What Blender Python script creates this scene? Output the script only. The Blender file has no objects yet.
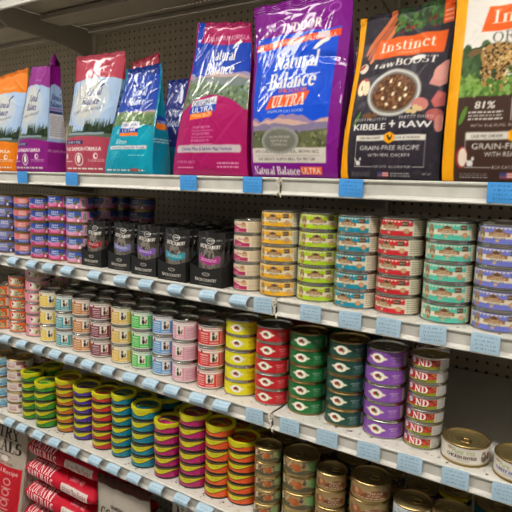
import bpy, math, random
import numpy as np
random.seed(7); rng = np.random.default_rng(7)
COL = bpy.context.scene.collection
Z0 = 1.5                                   # height of the bag shelf
DZ = {1: Z0, 2: Z0-.24497, 3: Z0-.48895, 4: Z0-.75295, 5: .20}
IN = .0254

# ------------------------------------------------------------------ materials
def lin(c):
    c = np.asarray(c, float)/255.
    return np.where(c <= .04045, c/12.92, ((c+.055)/1.055)**2.4)
def rgba(c): return tuple(lin(c))+(1.,)
MATS = {}
def mat(name, col=(200,200,200), rough=.5, metal=0., coat=0., noise=None, bump=None, emit=None, spec=.5):
    if name in MATS: return MATS[name]
    m = bpy.data.materials.new(name); m.use_nodes = True
    nt = m.node_tree; b = nt.nodes['Principled BSDF']
    b.inputs['Base Color'].default_value = rgba(col)
    b.inputs['Roughness'].default_value = rough
    b.inputs['Metallic'].default_value = metal
    b.inputs['Coat Weight'].default_value = coat
    b.inputs['Coat Roughness'].default_value = .05
    b.inputs['Specular IOR Level'].default_value = spec
    if emit:
        b.inputs['Emission Color'].default_value = rgba(col); b.inputs['Emission Strength'].default_value = emit
    tc = nt.nodes.new('ShaderNodeTexCoord')
    if noise:
        sc, c2, lo, hi = noise
        n = nt.nodes.new('ShaderNodeTexNoise'); n.inputs['Scale'].default_value = sc; n.inputs['Detail'].default_value = 6
        r = nt.nodes.new('ShaderNodeMapRange'); r.inputs[1].default_value = lo; r.inputs[2].default_value = hi
        x = nt.nodes.new('ShaderNodeMix'); x.data_type = 'RGBA'
        x.inputs[6].default_value = rgba(col); x.inputs[7].default_value = rgba(c2)
        nt.links.new(tc.outputs['Object'], n.inputs['Vector']); nt.links.new(n.outputs['Fac'], r.inputs[0])
        nt.links.new(r.outputs[0], x.inputs[0]); nt.links.new(x.outputs[2], b.inputs['Base Color'])
    if bump:
        sc, st, di = bump
        n = nt.nodes.new('ShaderNodeTexNoise'); n.inputs['Scale'].default_value = sc; n.inputs['Detail'].default_value = 4
        u = nt.nodes.new('ShaderNodeBump'); u.inputs['Strength'].default_value = st; u.inputs['Distance'].default_value = di
        nt.links.new(tc.outputs['Object'], n.inputs['Vector']); nt.links.new(n.outputs['Fac'], u.inputs['Height'])
        nt.links.new(u.outputs['Normal'], b.inputs['Normal'])
    MATS[name] = m
    return m
def printmat(name, rough=.35, coat=.0, bump=None, metal=0., spec=.5):
    if name in MATS: return MATS[name]
    m = mat(name, rough=rough, coat=coat, bump=bump, metal=metal, spec=spec)
    nt = m.node_tree; a = nt.nodes.new('ShaderNodeAttribute'); a.attribute_name = 'Col'
    nt.links.new(a.outputs['Color'], nt.nodes['Principled BSDF'].inputs['Base Color'])
    return m
def holes_mask(nt, sp, rad, offx, offz, ax='XZ'):
    """1 inside a round hole of a regular grid (object coordinates)."""
    tc = nt.nodes.new('ShaderNodeTexCoord'); s = nt.nodes.new('ShaderNodeSeparateXYZ')
    nt.links.new(tc.outputs['Object'], s.inputs[0])
    def M(op, a, b=None):
        n = nt.nodes.new('ShaderNodeMath'); n.operation = op
        for i, v in enumerate((a, b)):
            if v is None: continue
            if isinstance(v, (int, float)): n.inputs[i].default_value = v
            else: nt.links.new(v, n.inputs[i])
        return n.outputs[0]
    q = []
    for a, o in ((ax[0], offx), (ax[1], offz)):
        t = M('ADD', s.outputs[a], -o+100*sp); t = M('DIVIDE', t, sp); t = M('FRACT', M('ADD', t, .5)); t = M('SUBTRACT', t, .5)
        t = M('MULTIPLY', t, sp); q.append(M('MULTIPLY', t, t))
    d = M('SQRT', M('ADD', q[0], q[1]))
    return M('LESS_THAN', d, rad), s, M
def pegmat(name, ox, oz):
    m = mat(name, (172,160,138), .55, noise=(40,(160,148,126),.35,.7))
    nt = m.node_tree; b = nt.nodes['Principled BSDF']; out = nt.nodes['Material Output']
    h, s, M = holes_mask(nt, IN, .0042, ox, oz)
    tr = nt.nodes.new('ShaderNodeBsdfTransparent'); mx = nt.nodes.new('ShaderNodeMixShader')
    nt.links.new(h, mx.inputs[0]); nt.links.new(b.outputs[0], mx.inputs[1]); nt.links.new(tr.outputs[0], mx.inputs[2])
    nt.links.new(mx.outputs[0], out.inputs[0])
    return m
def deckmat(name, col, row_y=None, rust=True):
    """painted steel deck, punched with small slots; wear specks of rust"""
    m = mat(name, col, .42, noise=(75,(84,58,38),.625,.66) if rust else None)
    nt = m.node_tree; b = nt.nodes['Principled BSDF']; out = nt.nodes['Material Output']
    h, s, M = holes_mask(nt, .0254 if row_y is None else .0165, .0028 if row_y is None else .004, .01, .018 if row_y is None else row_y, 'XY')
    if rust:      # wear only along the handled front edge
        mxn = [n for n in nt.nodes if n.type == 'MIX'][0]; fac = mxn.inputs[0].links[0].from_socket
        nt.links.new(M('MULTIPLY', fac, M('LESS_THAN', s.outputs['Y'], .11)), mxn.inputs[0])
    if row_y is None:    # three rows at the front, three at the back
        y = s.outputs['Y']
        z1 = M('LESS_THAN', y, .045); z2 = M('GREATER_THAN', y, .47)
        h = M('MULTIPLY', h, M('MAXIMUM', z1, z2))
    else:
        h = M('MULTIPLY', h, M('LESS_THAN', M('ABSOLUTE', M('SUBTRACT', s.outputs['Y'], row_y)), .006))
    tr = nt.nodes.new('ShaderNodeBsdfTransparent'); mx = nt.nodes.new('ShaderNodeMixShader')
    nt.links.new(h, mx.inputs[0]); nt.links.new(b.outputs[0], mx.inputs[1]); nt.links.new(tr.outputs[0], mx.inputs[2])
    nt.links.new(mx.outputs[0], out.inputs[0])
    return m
PAINT = mat('painted_steel', (205,202,194), .38, noise=(25,(192,189,180),.4,.7))
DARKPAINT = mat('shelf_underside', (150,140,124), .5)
SILVER = mat('tin_silver', (200,197,190), .24, 1.)
GOLD = mat('tin_gold', (176,152,100), .28, 1.)
BRONZE = mat('tin_bronze', (168,150,104), .42, .85)
BLACKRIM = mat('black_rim', (34,32,30), .4)
YELLOWRIM = mat('yellow_rim', (206,200,22), .4)
PAPER = printmat('printed_paper', .5)
LABEL = printmat('printed_label', .32, .15)
FOIL = printmat('printed_film', .40, .5, (38,.22,.005), spec=.08)
MATTEFILM = printmat('printed_matte_film', .5, .04, (40,.3,.003), spec=.12)
FOILDARK = printmat('printed_pouch', .26, .3, (70,.6,.005))
PEG_R = pegmat('pegboard_cream', .2374, Z0-.4639)
PEG_L = pegmat('pegboard_cream_left', -1.0188, Z0+.5037)
DECK = deckmat('deck_enamel', (206,203,194))
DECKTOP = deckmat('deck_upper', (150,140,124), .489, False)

# ------------------------------------------------------------------ objects
def setp(o, **k):
    for a, b in k.items():
        if b is not None: o[a] = b
    return o
def link(name, me, parent=None, loc=None):
    o = bpy.data.objects.new(name, me); COL.objects.link(o)
    if parent: o.parent = parent
    if loc is not None: o.location = loc
    return o
def thing(name, label, cat, loc=(0,0,0), rz=0, group=None):
    o = link(name, None, loc=loc); o.rotation_euler = (0,0,rz); o.empty_display_size = .02
    return setp(o, label=label, category=cat, group=group)
def mesh(name, V, F, m, smooth=False, cols=None):
    me = bpy.data.meshes.new(name)
    V = np.asarray(V, dtype=np.float32).reshape(-1,3)
    if isinstance(F, np.ndarray):
        n = len(F); me.vertices.add(len(V)); me.vertices.foreach_set('co', V.ravel())
        me.loops.add(n*4); me.loops.foreach_set('vertex_index', F.astype(np.int32).ravel())
        me.polygons.add(n); me.polygons.foreach_set('loop_start', np.arange(0, n*4, 4, dtype=np.int32))
        me.update(calc_edges=True); me.validate()
    else:
        me.from_pydata([tuple(map(float, v)) for v in V], [], [tuple(f) for f in F]); me.update()
    me.materials.append(m)
    if smooth: me.polygons.foreach_set('use_smooth', [True]*len(me.polygons))
    if cols is not None:
        a = me.color_attributes.new('Col', 'FLOAT_COLOR', 'POINT')
        c = np.ones((len(V),4), np.float32); c[:,:3] = cols
        a.data.foreach_set('color', c.ravel())
    return me
class MB:
    """collects boxes, tubes, lathes and sweeps for one mesh"""
    def __init__(s): s.V = []; s.F = []
    def add(s, V, F):
        k = len(s.V); s.V += [tuple(v) for v in V]; s.F += [tuple(i+k for i in f) for f in F]; return s
    def box(s, x0,x1,y0,y1,z0,z1, b=0.):
        if b <= 0:
            V = [(x,y,z) for z in (z0,z1) for y in (y0,y1) for x in (x0,x1)]
            return s.add(V, [(0,2,3,1),(4,5,7,6),(0,1,5,4),(2,6,7,3),(0,4,6,2),(1,3,7,5)])
        # chamfered: 24 corner points
        V = []; F = []
        idx = {}
        X=(x0,x1);Y=(y0,y1);Z=(z0,z1)
        for i in (0,1):
            for j in (0,1):
                for k in (0,1):
                    sx = b if i==0 else -b; sy = b if j==0 else -b; sz = b if k==0 else -b
                    idx[i,j,k,0]=len(V); V.append((X[i],Y[j]+sy,Z[k]+sz))
                    idx[i,j,k,1]=len(V); V.append((X[i]+sx,Y[j],Z[k]+sz))
                    idx[i,j,k,2]=len(V); V.append((X[i]+sx,Y[j]+sy,Z[k]))
        def q(*a): F.append([idx[t] for t in a])
        for i in (0,1): q(*[(i,j,k,0) for j,k in ((0,0),(1,0),(1,1),(0,1))])
        for j in (0,1): q(*[(i,j,k,1) for i,k in ((0,0),(1,0),(1,1),(0,1))])
        for k in (0,1): q(*[(i,j,k,2) for i,j in ((0,0),(1,0),(1,1),(0,1))])
        for i in (0,1):
            for j in (0,1): q((i,j,0,0),(i,j,0,1),(i,j,1,1),(i,j,1,0))
            for k in (0,1): q((i,0,k,0),(i,0,k,2),(i,1,k,2),(i,1,k,0))
        for j in (0,1):
            for k in (0,1): q((0,j,k,1),(0,j,k,2),(1,j,k,2),(1,j,k,1))
        for i in (0,1):
            for j in (0,1):
                for k in (0,1): q((i,j,k,0),(i,j,k,1),(i,j,k,2))
        return s.add(V, F)
    def prism_x(s, prof, x0, x1):
        n = len(prof)
        V = [(x,y,z) for x in (x0,x1) for y,z in prof]
        F = [(i,(i+1)%n,n+(i+1)%n,n+i) for i in range(n)]+[tuple(range(n))[::-1], tuple(range(n,2*n))]
        return s.add(V, F)
    def lathe(s, prof, n=48, c=(0,0,0)):
        V = []; F = []
        for r,z in prof:
            for i in range(n):
                a = 2*math.pi*i/n; V.append((c[0]+r*math.cos(a), c[1]+r*math.sin(a), c[2]+z))
        for j in range(len(prof)-1):
            for i in range(n):
                k = (i+1)%n; F.append((j*n+i, j*n+k, (j+1)*n+k, (j+1)*n+i))
        return s.add(V, F)
    def tube(s, pts, rad, n=8, closed=False):
        P = [np.array(p,float) for p in pts]; V = []; F = []; m = len(P)
        for i,p in enumerate(P):
            a = P[(i-1)%m] if (i>0 or closed) else p; b = P[(i+1)%m] if (i<m-1 or closed) else p
            t = b-a; t /= (np.linalg.norm(t)+1e-12)
            u = np.cross(t, (0,0,1)) if abs(t[2])<.9 else np.cross(t,(1,0,0)); u /= np.linalg.norm(u); w = np.cross(t,u)
            for k in range(n):
                g = 2*math.pi*k/n; V.append(p+rad*(math.cos(g)*u+math.sin(g)*w))
        for i in range(m if closed else m-1):
            j = (i+1)%m
            for k in range(n):
                l = (k+1)%n; F.append((i*n+k, i*n+l, j*n+l, j*n+k))
        if not closed: F += [tuple(range(n))[::-1], tuple((m-1)*n+k for k in range(n))]
        return s.add(V,F)
    def mesh(s, name, m, smooth=False):
        me = mesh(name, s.V, s.F, m, False)
        if smooth:
            me.polygons.foreach_set('use_smooth', [True]*len(me.polygons)); me.set_sharp_from_angle(angle=math.radians(38))
        return me

# ------------------------------------------------------------------ canvas for printed artwork
_tc = {}
def bfont_tris(s):
    if s in _tc: return _tc[s]
    c = bpy.data.curves.new('t','FONT'); c.body = s; c.resolution_u = 3
    o = bpy.data.objects.new('t', c); me = o.to_mesh(); me.calc_loop_triangles()
    v = np.array([x.co[:2] for x in me.vertices]) if len(me.vertices) else np.zeros((0,2))
    t = v[np.array([x.vertices[:] for x in me.loop_triangles])] if len(v) else np.zeros((0,3,2))
    o.to_mesh_clear(); bpy.data.objects.remove(o); bpy.data.curves.remove(c)
    if len(v):
        lo = v.min(0); t = t-[lo[0],0]; w = v[:,0].max()-lo[0]; h = .70
    else: w = .1; h = .7
    _tc[s] = (t/h, w/h); return _tc[s]      # units of cap height
def arc(cx,cy,rx,ry,a0,a1,n=14):
    return [(cx+rx*math.cos(math.radians(a)), cy+ry*math.sin(math.radians(a))) for a in np.linspace(a0,a1,n)]
SER = {  # serif alphabet: width, thick strokes, thin strokes (serifs and hairlines)
'N':(.8,[[(.14,1),(.68,0)]],[[(.14,0),(.14,1)],[(.68,0),(.68,1)],[(0,0),(.28,0)],[(0,1),(.2,1)],[(.54,1),(.82,1)]]),
'A':(.76,[[(.38,1),(.66,0)]],[[(.38,1),(.12,0)],[(.2,.36),(.55,.36)],[(0,0),(.25,0)],[(.52,0),(.8,0)]]),
'B':(.66,[[(.16,0),(.16,1)],arc(.34,.76,.2,.24,80,-80),arc(.36,.27,.24,.27,80,-80)],[[(0,0),(.36,0)],[(0,1),(.34,1)],[(.16,.53),(.34,.53)]]),
'C':(.7,[arc(.4,.5,.32,.5,60,300)],[[(.6,.75),(.6,1)],[(.56,.07),(.64,.25)]]),
'D':(.76,[[(.16,0),(.16,1)],arc(.3,.5,.36,.5,80,-80)],[[(0,0),(.34,0)],[(0,1),(.34,1)]]),
'E':(.62,[[(.16,0),(.16,1)]],[[(0,0),(.56,0),(.56,.22)],[(0,1),(.54,1),(.54,.8)],[(.16,.52),(.42,.52)],[(.42,.62),(.42,.42)]]),
'G':(.74,[arc(.4,.5,.32,.5,60,290),[(.6,.03),(.6,.4)]],[[(.6,.75),(.6,1)],[(.46,.4),(.72,.4)]]),
'H':(.78,[[(.16,0),(.16,1)],[(.62,0),(.62,1)]],[[(.16,.5),(.62,.5)],[(.02,0),(.3,0)],[(.02,1),(.3,1)],[(.48,0),(.76,0)],[(.48,1),(.76,1)]]),
'I':(.34,[[(.17,0),(.17,1)]],[[(0,0),(.34,0)],[(0,1),(.34,1)]]),
'L':(.6,[[(.16,0),(.16,1)]],[[(0,0),(.56,0),(.56,.26)],[(0,1),(.32,1)]]),
'M':(.92,[[(.14,1),(.46,0)],[(.78,0),(.78,1)]],[[(.14,0),(.14,1)],[(.46,0),(.78,1)],[(0,0),(.26,0)],[(0,1),(.2,1)],[(.64,0),(.92,0)],[(.74,1),(.92,1)]]),
'O':(.8,[arc(.4,.5,.32,.5,0,360,26)],[]),
'R':(.74,[[(.16,0),(.16,1)],arc(.34,.74,.2,.26,80,-80),[(.36,.48),(.64,0)]],[[(0,0),(.32,0)],[(0,1),(.34,1)],[(.16,.49),(.34,.49)],[(.6,0),(.76,0)]]),
'S':(.58,[arc(.3,.74,.2,.25,60,250,12)+arc(.3,.26,.22,.26,70,-130,12)],[[(.48,.78),(.48,1)],[(.07,0),(.07,.24)]]),
'T':(.66,[[(.33,0),(.33,1)]],[[(.04,.8),(.04,1),(.62,1),(.62,.8)],[(.17,0),(.49,0)]]),
'U':(.76,[[(.16,1),(.16,.3)]+arc(.39,.28,.23,.28,180,300)],[[(.62,1),(.62,.3),(.55,.08)],[(0,1),(.32,1)],[(.5,1),(.76,1)]]),
'W':(1.0,[[(.14,1),(.34,0)],[(.5,1),(.7,0)]],[[(.34,0),(.5,1)],[(.7,0),(.88,1)],[(0,1),(.28,1)],[(.76,1),(1,1)]]),
'Y':(.7,[[(.12,1),(.35,.48)],[(.35,.48),(.35,0)]],[[(.35,.48),(.6,1)],[(0,1),(.24,1)],[(.48,1),(.72,1)],[(.2,0),(.5,0)]]),
'a':(.5,[arc(.24,.17,.16,.17,60,400),[(.4,.5),(.4,.04)]],[arc(.26,.46,.14,.2,160,0),[(.4,.02),(.5,.02)]]),
'c':(.46,[arc(.26,.32,.2,.33,50,310)],[[(.4,.5),(.4,.56)]]),
'e':(.48,[arc(.26,.32,.2,.33,0,315)],[[(.06,.36),(.45,.36)]]),
'i':(.26,[[(.13,0),(.13,.65)],[(.13,.88),(.13,.93)]],[[(0,0),(.26,0)],[(.02,.65),(.13,.65)]]),
'l':(.26,[[(.13,0),(.13,1.02)]],[[(0,0),(.26,0)],[(.02,1.02),(.13,1.02)]]),
'n':(.56,[[(.13,0),(.13,.65)],[(.43,0),(.43,.45)]],[arc(.28,.45,.15,.2,150,0),[(0,0),(.25,0)],[(.32,0),(.55,0)],[(.02,.65),(.13,.65)]]),
'r':(.4,[[(.13,0),(.13,.65)]],[[(.13,.45),(.24,.62),(.38,.6)],[(0,0),(.25,0)],[(.02,.65),(.13,.65)]]),
's':(.4,[arc(.2,.49,.13,.16,50,250,8)+arc(.2,.16,.14,.17,70,-140,8)],[]),
't':(.34,[[(.14,.85),(.14,.08)]],[[(0,.64),(.32,.64)],[(.14,.05),(.24,0),(.34,.06)]]),
'u':(.56,[[(.13,.65),(.13,.2)],[(.43,.65),(.43,0)]],[arc(.28,.2,.15,.2,180,350),[(0,.65),(.13,.65)],[(.43,0),(.54,0)]]),
'w':(.74,[[(.08,.65),(.24,0)],[(.38,.65),(.54,0)]],[[(.24,0),(.38,.65)],[(.54,0),(.68,.65)]]),
' ':(.3,[],[])}
class Cv:
    SS = 3
    def __init__(s, w, h, bg, U=1., V=1., aspect=None):
        """w,h cells; coordinates run 0..U, 0..V (v upward); aspect = real width / real height"""
        s.w, s.h = w, h; s.W, s.H = w*s.SS, h*s.SS; s.U, s.V = U, V
        s.asp = aspect or w/h
        s.a = np.empty((s.H, s.W, 3)); s.a[:] = bg
        s.xs = (np.arange(s.W)+.5)/s.W*U; s.ys = (np.arange(s.H)+.5)/s.H*V
    def px(s, x, y): return x/s.U*s.W, y/s.V*s.H
    def win(s, x0,y0,x1,y1):
        a,b = s.px(x0,y0); c,d = s.px(x1,y1)
        a,c = sorted((a,c)); b,d = sorted((b,d))
        return max(0,int(a)-1), max(0,int(b)-1), min(s.W,int(c)+2), min(s.H,int(d)+2)
    def put(s, m, col, i0=0,j0=0, al=1.):
        h,w = m.shape; v = s.a[j0:j0+h, i0:i0+w]; v[m] = v[m]*(1-al)+np.array(col,float)*al
    def rect(s, x0,y0,x1,y1,col,al=1.):
        a,b = s.px(x0,y0); c,d = s.px(x1,y1)
        a,c = sorted((a,c)); b,d = sorted((b,d))
        s.a[max(0,int(round(b))):int(round(d)), max(0,int(round(a))):int(round(c))] *= (1-al)
        s.a[max(0,int(round(b))):int(round(d)), max(0,int(round(a))):int(round(c))] += np.array(col,float)*al
    def poly(s, P, col, al=1.):
        P = np.array(P,float); i0,j0,i1,j1 = s.win(*P.min(0),*P.max(0))
        if i1<=i0 or j1<=j0: return
        X,Y = np.meshgrid(s.xs[i0:i1], s.ys[j0:j1]); m = np.zeros(X.shape,bool)
        for k in range(len(P)):
            (xa,ya),(xb,yb) = P[k],P[k-1]
            if ya==yb: continue
            m ^= ((ya>Y)!=(yb>Y)) & (X < (xb-xa)*(Y-ya)/(yb-ya)+xa)
        s.put(m,col,i0,j0,al)
    def ell(s, cx,cy,rx,ry,col,rot=0,al=1.):
        k = s.asp*s.V/s.U   # x unit -> y unit
        R = max(rx*k,ry); i0,j0,i1,j1 = s.win(cx-R/k,cy-R,cx+R/k,cy+R)
        if i1<=i0 or j1<=j0: return
        X,Y = np.meshgrid((s.xs[i0:i1]-cx)*k, s.ys[j0:j1]-cy); c,t = math.cos(rot),math.sin(rot)
        x = X*c+Y*t; y = -X*t+Y*c
        s.put((x/(rx*k))**2+(y/ry)**2<1,col,i0,j0,al)
    def curve(s, f0, f1, col, x0=None, x1=None, al=1.):
        """fill between two functions of x"""
        x0 = 0 if x0 is None else x0; x1 = s.U if x1 is None else x1
        lo = np.array([f0(x) for x in s.xs]); hi = np.array([f1(x) for x in s.xs])
        m = (s.ys[:,None]>=lo)&(s.ys[:,None]<hi)&(s.xs>=x0)&(s.xs<=x1); s.put(m,col,al=al)
    def speck(s, x0,y0,x1,y1, cols, n, sz):
        for _ in range(n):
            x,y = random.uniform(x0,x1),random.uniform(y0,y1); k = random.uniform(.5,1.3)
            s.ell(x,y,sz*k,sz*k*s.asp*s.V/s.U*random.uniform(.5,1.2),random.choice(cols),random.uniform(0,3))
    def text(s, t, cx,cy,h,col,w=None,font='sans',shear=0.,slope=0.,anchor='c',bold=0,pen=(.085,.035)):
        k = s.asp*s.V/s.U
        if font=='sans':
            tr,wd = bfont_tris(t)
        else:
            x = 0; segs = []
            for ch in t:
                g = SER.get(ch, SER[' '])
                for strokes,thick in ((g[1],1),(g[2],0)):
                    for st in strokes: segs.append((np.array(st)+[x,0],thick))
                x += g[0]+.08
            wd = x
        W = w if w else wd*h/k
        if anchor=='l': ox = cx
        elif anchor=='r': ox = cx-W
        else: ox = cx-W/2
        oy = cy-h/2
        sx = W/wd
        def T(p):
            X = ox+p[...,0]*sx+shear*p[...,1]*h/k; Y = oy+p[...,1]*h+slope*(X-cx)*k
            return np.stack([X/s.U*s.W, Y/s.V*s.H],-1)
        if font=='sans':
            if not len(tr): return
            Q = T(tr)
            for off in ([(0,0)] if not bold else [(-bold,0),(bold,0),(0,0)]):
                for a,b,c in Q+np.array(off):
                    i0,j0 = max(0,int(min(a[0],b[0],c[0]))-1),max(0,int(min(a[1],b[1],c[1]))-1)
                    i1,j1 = min(s.W,int(max(a[0],b[0],c[0]))+2),min(s.H,int(max(a[1],b[1],c[1]))+2)
                    if i1<=i0 or j1<=j0: continue
                    X = np.arange(i0,i1)[None,:]+.5; Y = np.arange(j0,j1)[:,None]+.5
                    e = lambda p,q:(q[0]-p[0])*(Y-p[1])-(q[1]-p[1])*(X-p[0])
                    e1,e2,e3 = e(a,b),e(b,c),e(c,a)
                    m = ((e1>=-.01)&(e2>=-.01)&(e3>=-.01))|((e1<=.01)&(e2<=.01)&(e3<=.01))
                    s.put(m,col,i0,j0)
        else:
            ux = sx/s.U*s.W; uy = h/s.V*s.H
            for st,thick in segs:
                pw = max((pen[0] if thick else pen[1])*ux,.55); ph = max(pen[1]*uy,.55)
                if thick: pw = max(pw,.8)
                Q = T(st)
                for a,b in zip(Q[:-1],Q[1:]):
                    i0,j0 = max(0,int(min(a[0],b[0])-pw)-1),max(0,int(min(a[1],b[1])-ph)-1)
                    i1,j1 = min(s.W,int(max(a[0],b[0])+pw)+2),min(s.H,int(max(a[1],b[1])+ph)+2)
                    if i1<=i0 or j1<=j0: continue
                    X = (np.arange(i0,i1)[None,:]+.5-a[0])/pw; Y = (np.arange(j0,j1)[:,None]+.5-a[1])/ph
                    d = np.array([(b[0]-a[0])/pw,(b[1]-a[1])/ph]); L = (d**2).sum()+1e-9
                    t_ = np.clip((X*d[0]+Y*d[1])/L,0,1)
                    s.put(((X-t_*d[0])**2+(Y-t_*d[1])**2)<1,col,i0,j0)
    def lines(s, x0,y0,x1,y1,n,col,th=.5):
        """rows of unreadable small print"""
        dy = (y1-y0)/n
        for i in range(n):
            x = x0; y = y0+i*dy
            while x < x1:
                L = random.uniform(.04,.16)*(x1-x0); s.rect(x,y+dy*.2,min(x+L,x1),y+dy*(.2+th),col); x += L+.03*(x1-x0)
    def out(s):
        return lin(s.a.reshape(s.h,s.SS,s.w,s.SS,3).mean((1,3)))

def mountain(cv, y0, amp, base, cols, seed, x0=None, x1=None):
    r = random.Random(seed); ph = [r.uniform(0,6.3) for _ in range(8)]
    U = cv.U
    f = lambda x,a=1.,o=0: y0+a*amp*sum(abs(math.sin((k+1)*2.3*x/U*1.6+ph[k]+o))/(k+1.3)*(.9 if k%2 else .6) for k in range(6))*.5
    cv.curve(lambda x: base, lambda x: f(x), cols[0], x0, x1)
    cv.curve(lambda x: base, lambda x: f(x,.72,.5), cols[1], x0, x1)
    cv.curve(lambda x: base, lambda x: f(x,.4,1.1), cols[2], x0, x1)
def forest(cv, y0, h, col, seed, x0=0, x1=None, n=40):
    r = random.Random(seed); x1 = cv.U if x1 is None else x1
    for i in range(n):
        x = r.uniform(x0,x1); k = h*r.uniform(.45,1.); w = (x1-x0)/n*1.6
        g = tuple(np.clip(np.array(col)*r.uniform(.6,1.4),0,255)); cv.poly([(x-w,y0),(x+w,y0),(x+w*.1,y0+k)],g)
def nb_logo(cv, cx, cy, w, h, col, slope=0.):
    """two condensed lines with the leaping-cat stroke over the capital K"""
    cv.text('Natural', cx+.02*w, cy+h*.27, h*.42, col, w*.92, 'serif', .12, slope, pen=(.1,.035))
    cv.text('Balance', cx-.02*w, cy-h*.27, h*.42, col, w, 'serif', .12, slope, pen=(.1,.035))
    k = cv.asp*cv.V/cv.U
    P = [(.36,.50),(.42,.62),(.5,.72),(.58,.76),(.62,.86),(.65,.78),(.7,.76),(.66,.68),(.56,.64),(.48,.54),(.42,.48)]
    cv.poly([(cx+p[0]*w*.95, cy+(p[1]+.02)*h+slope*(p[0]*w)*k) for p in P], col)

# ------------------------------------------------------------------ tins
_tin = {}
def tin_meshes(r, h, metal, rim=None, lid=None):
    key = (round(r,4), round(h,4), metal.name, rim.name if rim else '', lid.name if lid else '')
    if key in _tin: return _tin[key]
    b = MB()
    b.lathe([(.001,.0022),(r*.9,.0022),(r*.93,.0002),(r-.0006,.0002),(r,.0009),(r,.0021),(r-.0014,.003),(r-.0016,.005),
             (r-.0016,h-.0045),(r-.0012,h-.0034),(r,h-.0028),(r,h-.0008),(r-.0007,h-.0001),(r-.0016,h-.0004),(r-.0020,h-.0020)],56)
    body = b.mesh('tin_body', rim or metal, True)
    l = MB()
    l.lathe([(r-.0020,h-.0018),(r-.0026,h-.0042),(r*.90,h-.0046),(r*.87,h-.0036),(r*.84,h-.0036),(r*.80,h-.0048),(r*.70,h-.0048),(r*.68,h-.0042),(r*.66,h-.0048),(r*.50,h-.0046),(r*.48,h-.0041),(r*.46,h-.0046),(.0005,h-.0043)],56)
    lidm = l.mesh('lid', lid or metal, True)
    t = MB(); zz = h-.0033; s = r/.0425
    ring = [(s*(.0105*math.cos(a))+s*.010, s*.0085*math.sin(a), zz+.0010+.0007*math.cos(a)) for a in np.linspace(0,2*math.pi,18)[:-1]]
    t.tube(ring, .0016*s, 6, True)
    t.lathe([(.0006,.0016),(.0028*s,.0014),(.0032*s,0)],12,(s*.0255,0,zz-.0006))
    t.add([(s*.019,-.004*s,zz),(s*.029,-.0035*s,zz),(s*.029,.0035*s,zz),(s*.019,.004*s,zz),(s*.019,-.004*s,zz+.0008),(s*.029,-.0035*s,zz+.0008),(s*.029,.0035*s,zz+.0008),(s*.019,.004*s,zz+.0008)],
          [(3,2,1,0),(4,5,6,7),(0,1,5,4),(1,2,6,5),(2,3,7,6),(3,0,4,7)])
    tab = t.mesh('pull_tab', metal, True)
    _tin[key] = (body, lidm, tab); return _tin[key]
def sleeve(name, r, h, cvout, z0=.0040, z1=.0040, m=None):
    H,W,_ = cvout.shape
    a = -math.pi/2+(np.arange(W+1)/W-.5)*2*math.pi     # 0 deg of the artwork faces -Y
    zz = np.linspace(z0, h-z1, H)
    rr = r-.0009
    V = np.zeros((H,W+1,3)); V[:,:,0] = rr*np.cos(a); V[:,:,1] = rr*np.sin(a); V[:,:,2] = zz[:,None]
    C = np.zeros((H,W+1,3)); C[:,:W] = cvout; C[:,W] = cvout[:,0]
    i = np.arange(H-1)[:,None]*(W+1)+np.arange(W)[None,:]
    F = np.stack([i,i+1,i+W+2,i+W+1],-1).reshape(-1,4)
    return mesh(name, V, F, m or LABEL, True, C.reshape(-1,3))
def art_disc(r, z, cvout, m):
    """printed lid: polar grid coloured from a square canvas"""
    n = cvout.shape[0]; N = 64; K = 22; V = []; C = []
    for k in range(K+1):
        q = r*k/K
        for i in range(N):
            a = 2*math.pi*i/N; x,y = q*math.cos(a),q*math.sin(a)
            V.append((x,y,z-.0006*(k<K-3))); u = int(np.clip((x/r*.5+.5)*n,0,n-1)); v = int(np.clip((y/r*.5+.5)*n,0,n-1)); C.append(cvout[v,u])
    F = [(k*N+i,k*N+(i+1)%N,(k+1)*N+(i+1)%N,(k+1)*N+i) for k in range(K) for i in range(N)]
    return mesh('lid_print', V, np.array(F), m, True, np.array(C))

def canv(bg, w=216, h=26): 
    return Cv(w, h, bg, 360., 1., aspect=7.)
def D(x): return x+180.
CREAM = (222,212,186); WHITE=(232,228,220)
def art_farm(col, dark=None):        # coloured band tins with cream waist and brown farm plate
    dark = dark or tuple(int(c*.8) for c in col)
    c = canv(CREAM)
    c.rect(0,.60,360,1,col); c.rect(0,0,360,.34,col)
    for i in range(0,360,9): c.poly([(i,.93),(i+4.5,.80),(i+9,.93)],CREAM); 
    c.curve(lambda x:.30, lambda x:.38+.05*math.sin(math.radians(x*3)), CREAM)
    for o in (0,180):
        b = D(0)+o-90*(o>0)*2*0
        x = (D(0)+o)%360
        c.rect(x+57,0,x+118,1,(214,208,184)); c.lines(x+62,.1,x+114,.92,6,(140,136,112),.4)
        c.ell(x-42,.5,9,.26,(120,98,72)); c.ell(x-42,.72,7,.16,(150,120,84)); c.ell(x-42,.36,6,.16,(196,176,140)); c.ell(x-40,.18,6,.12,(170,110,60))
        c.poly([(x-22,.42),(x-22,.62),(x-12,.66),(x-10,.78),(x,.86),(x+10,.78),(x+12,.66),(x+24,.62),(x+24,.42)],(150,106,66))
        c.ell(x,.75,7,.1,(96,64,40)); c.text('FARM',x,.60,.08,(236,220,190),20); c.text('DINNER',x,.50,.10,(240,228,200),38)
        c.text('RECIPE',x+2,.32,.12,(70,60,50),26)
        c.rect(x+30,.60,x+46,.90,(84,54,34)); c.text('MIX',x+38,.75,.12,(230,210,180),11)
        c.ell(x+42,.30,7.5,.17,(190,140,96)); c.ell(x+42,.30,5.5,.12,(206,160,118))
        c.ell(x-2,.18,4,.08,(206,170,120))
    return c.out()
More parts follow.
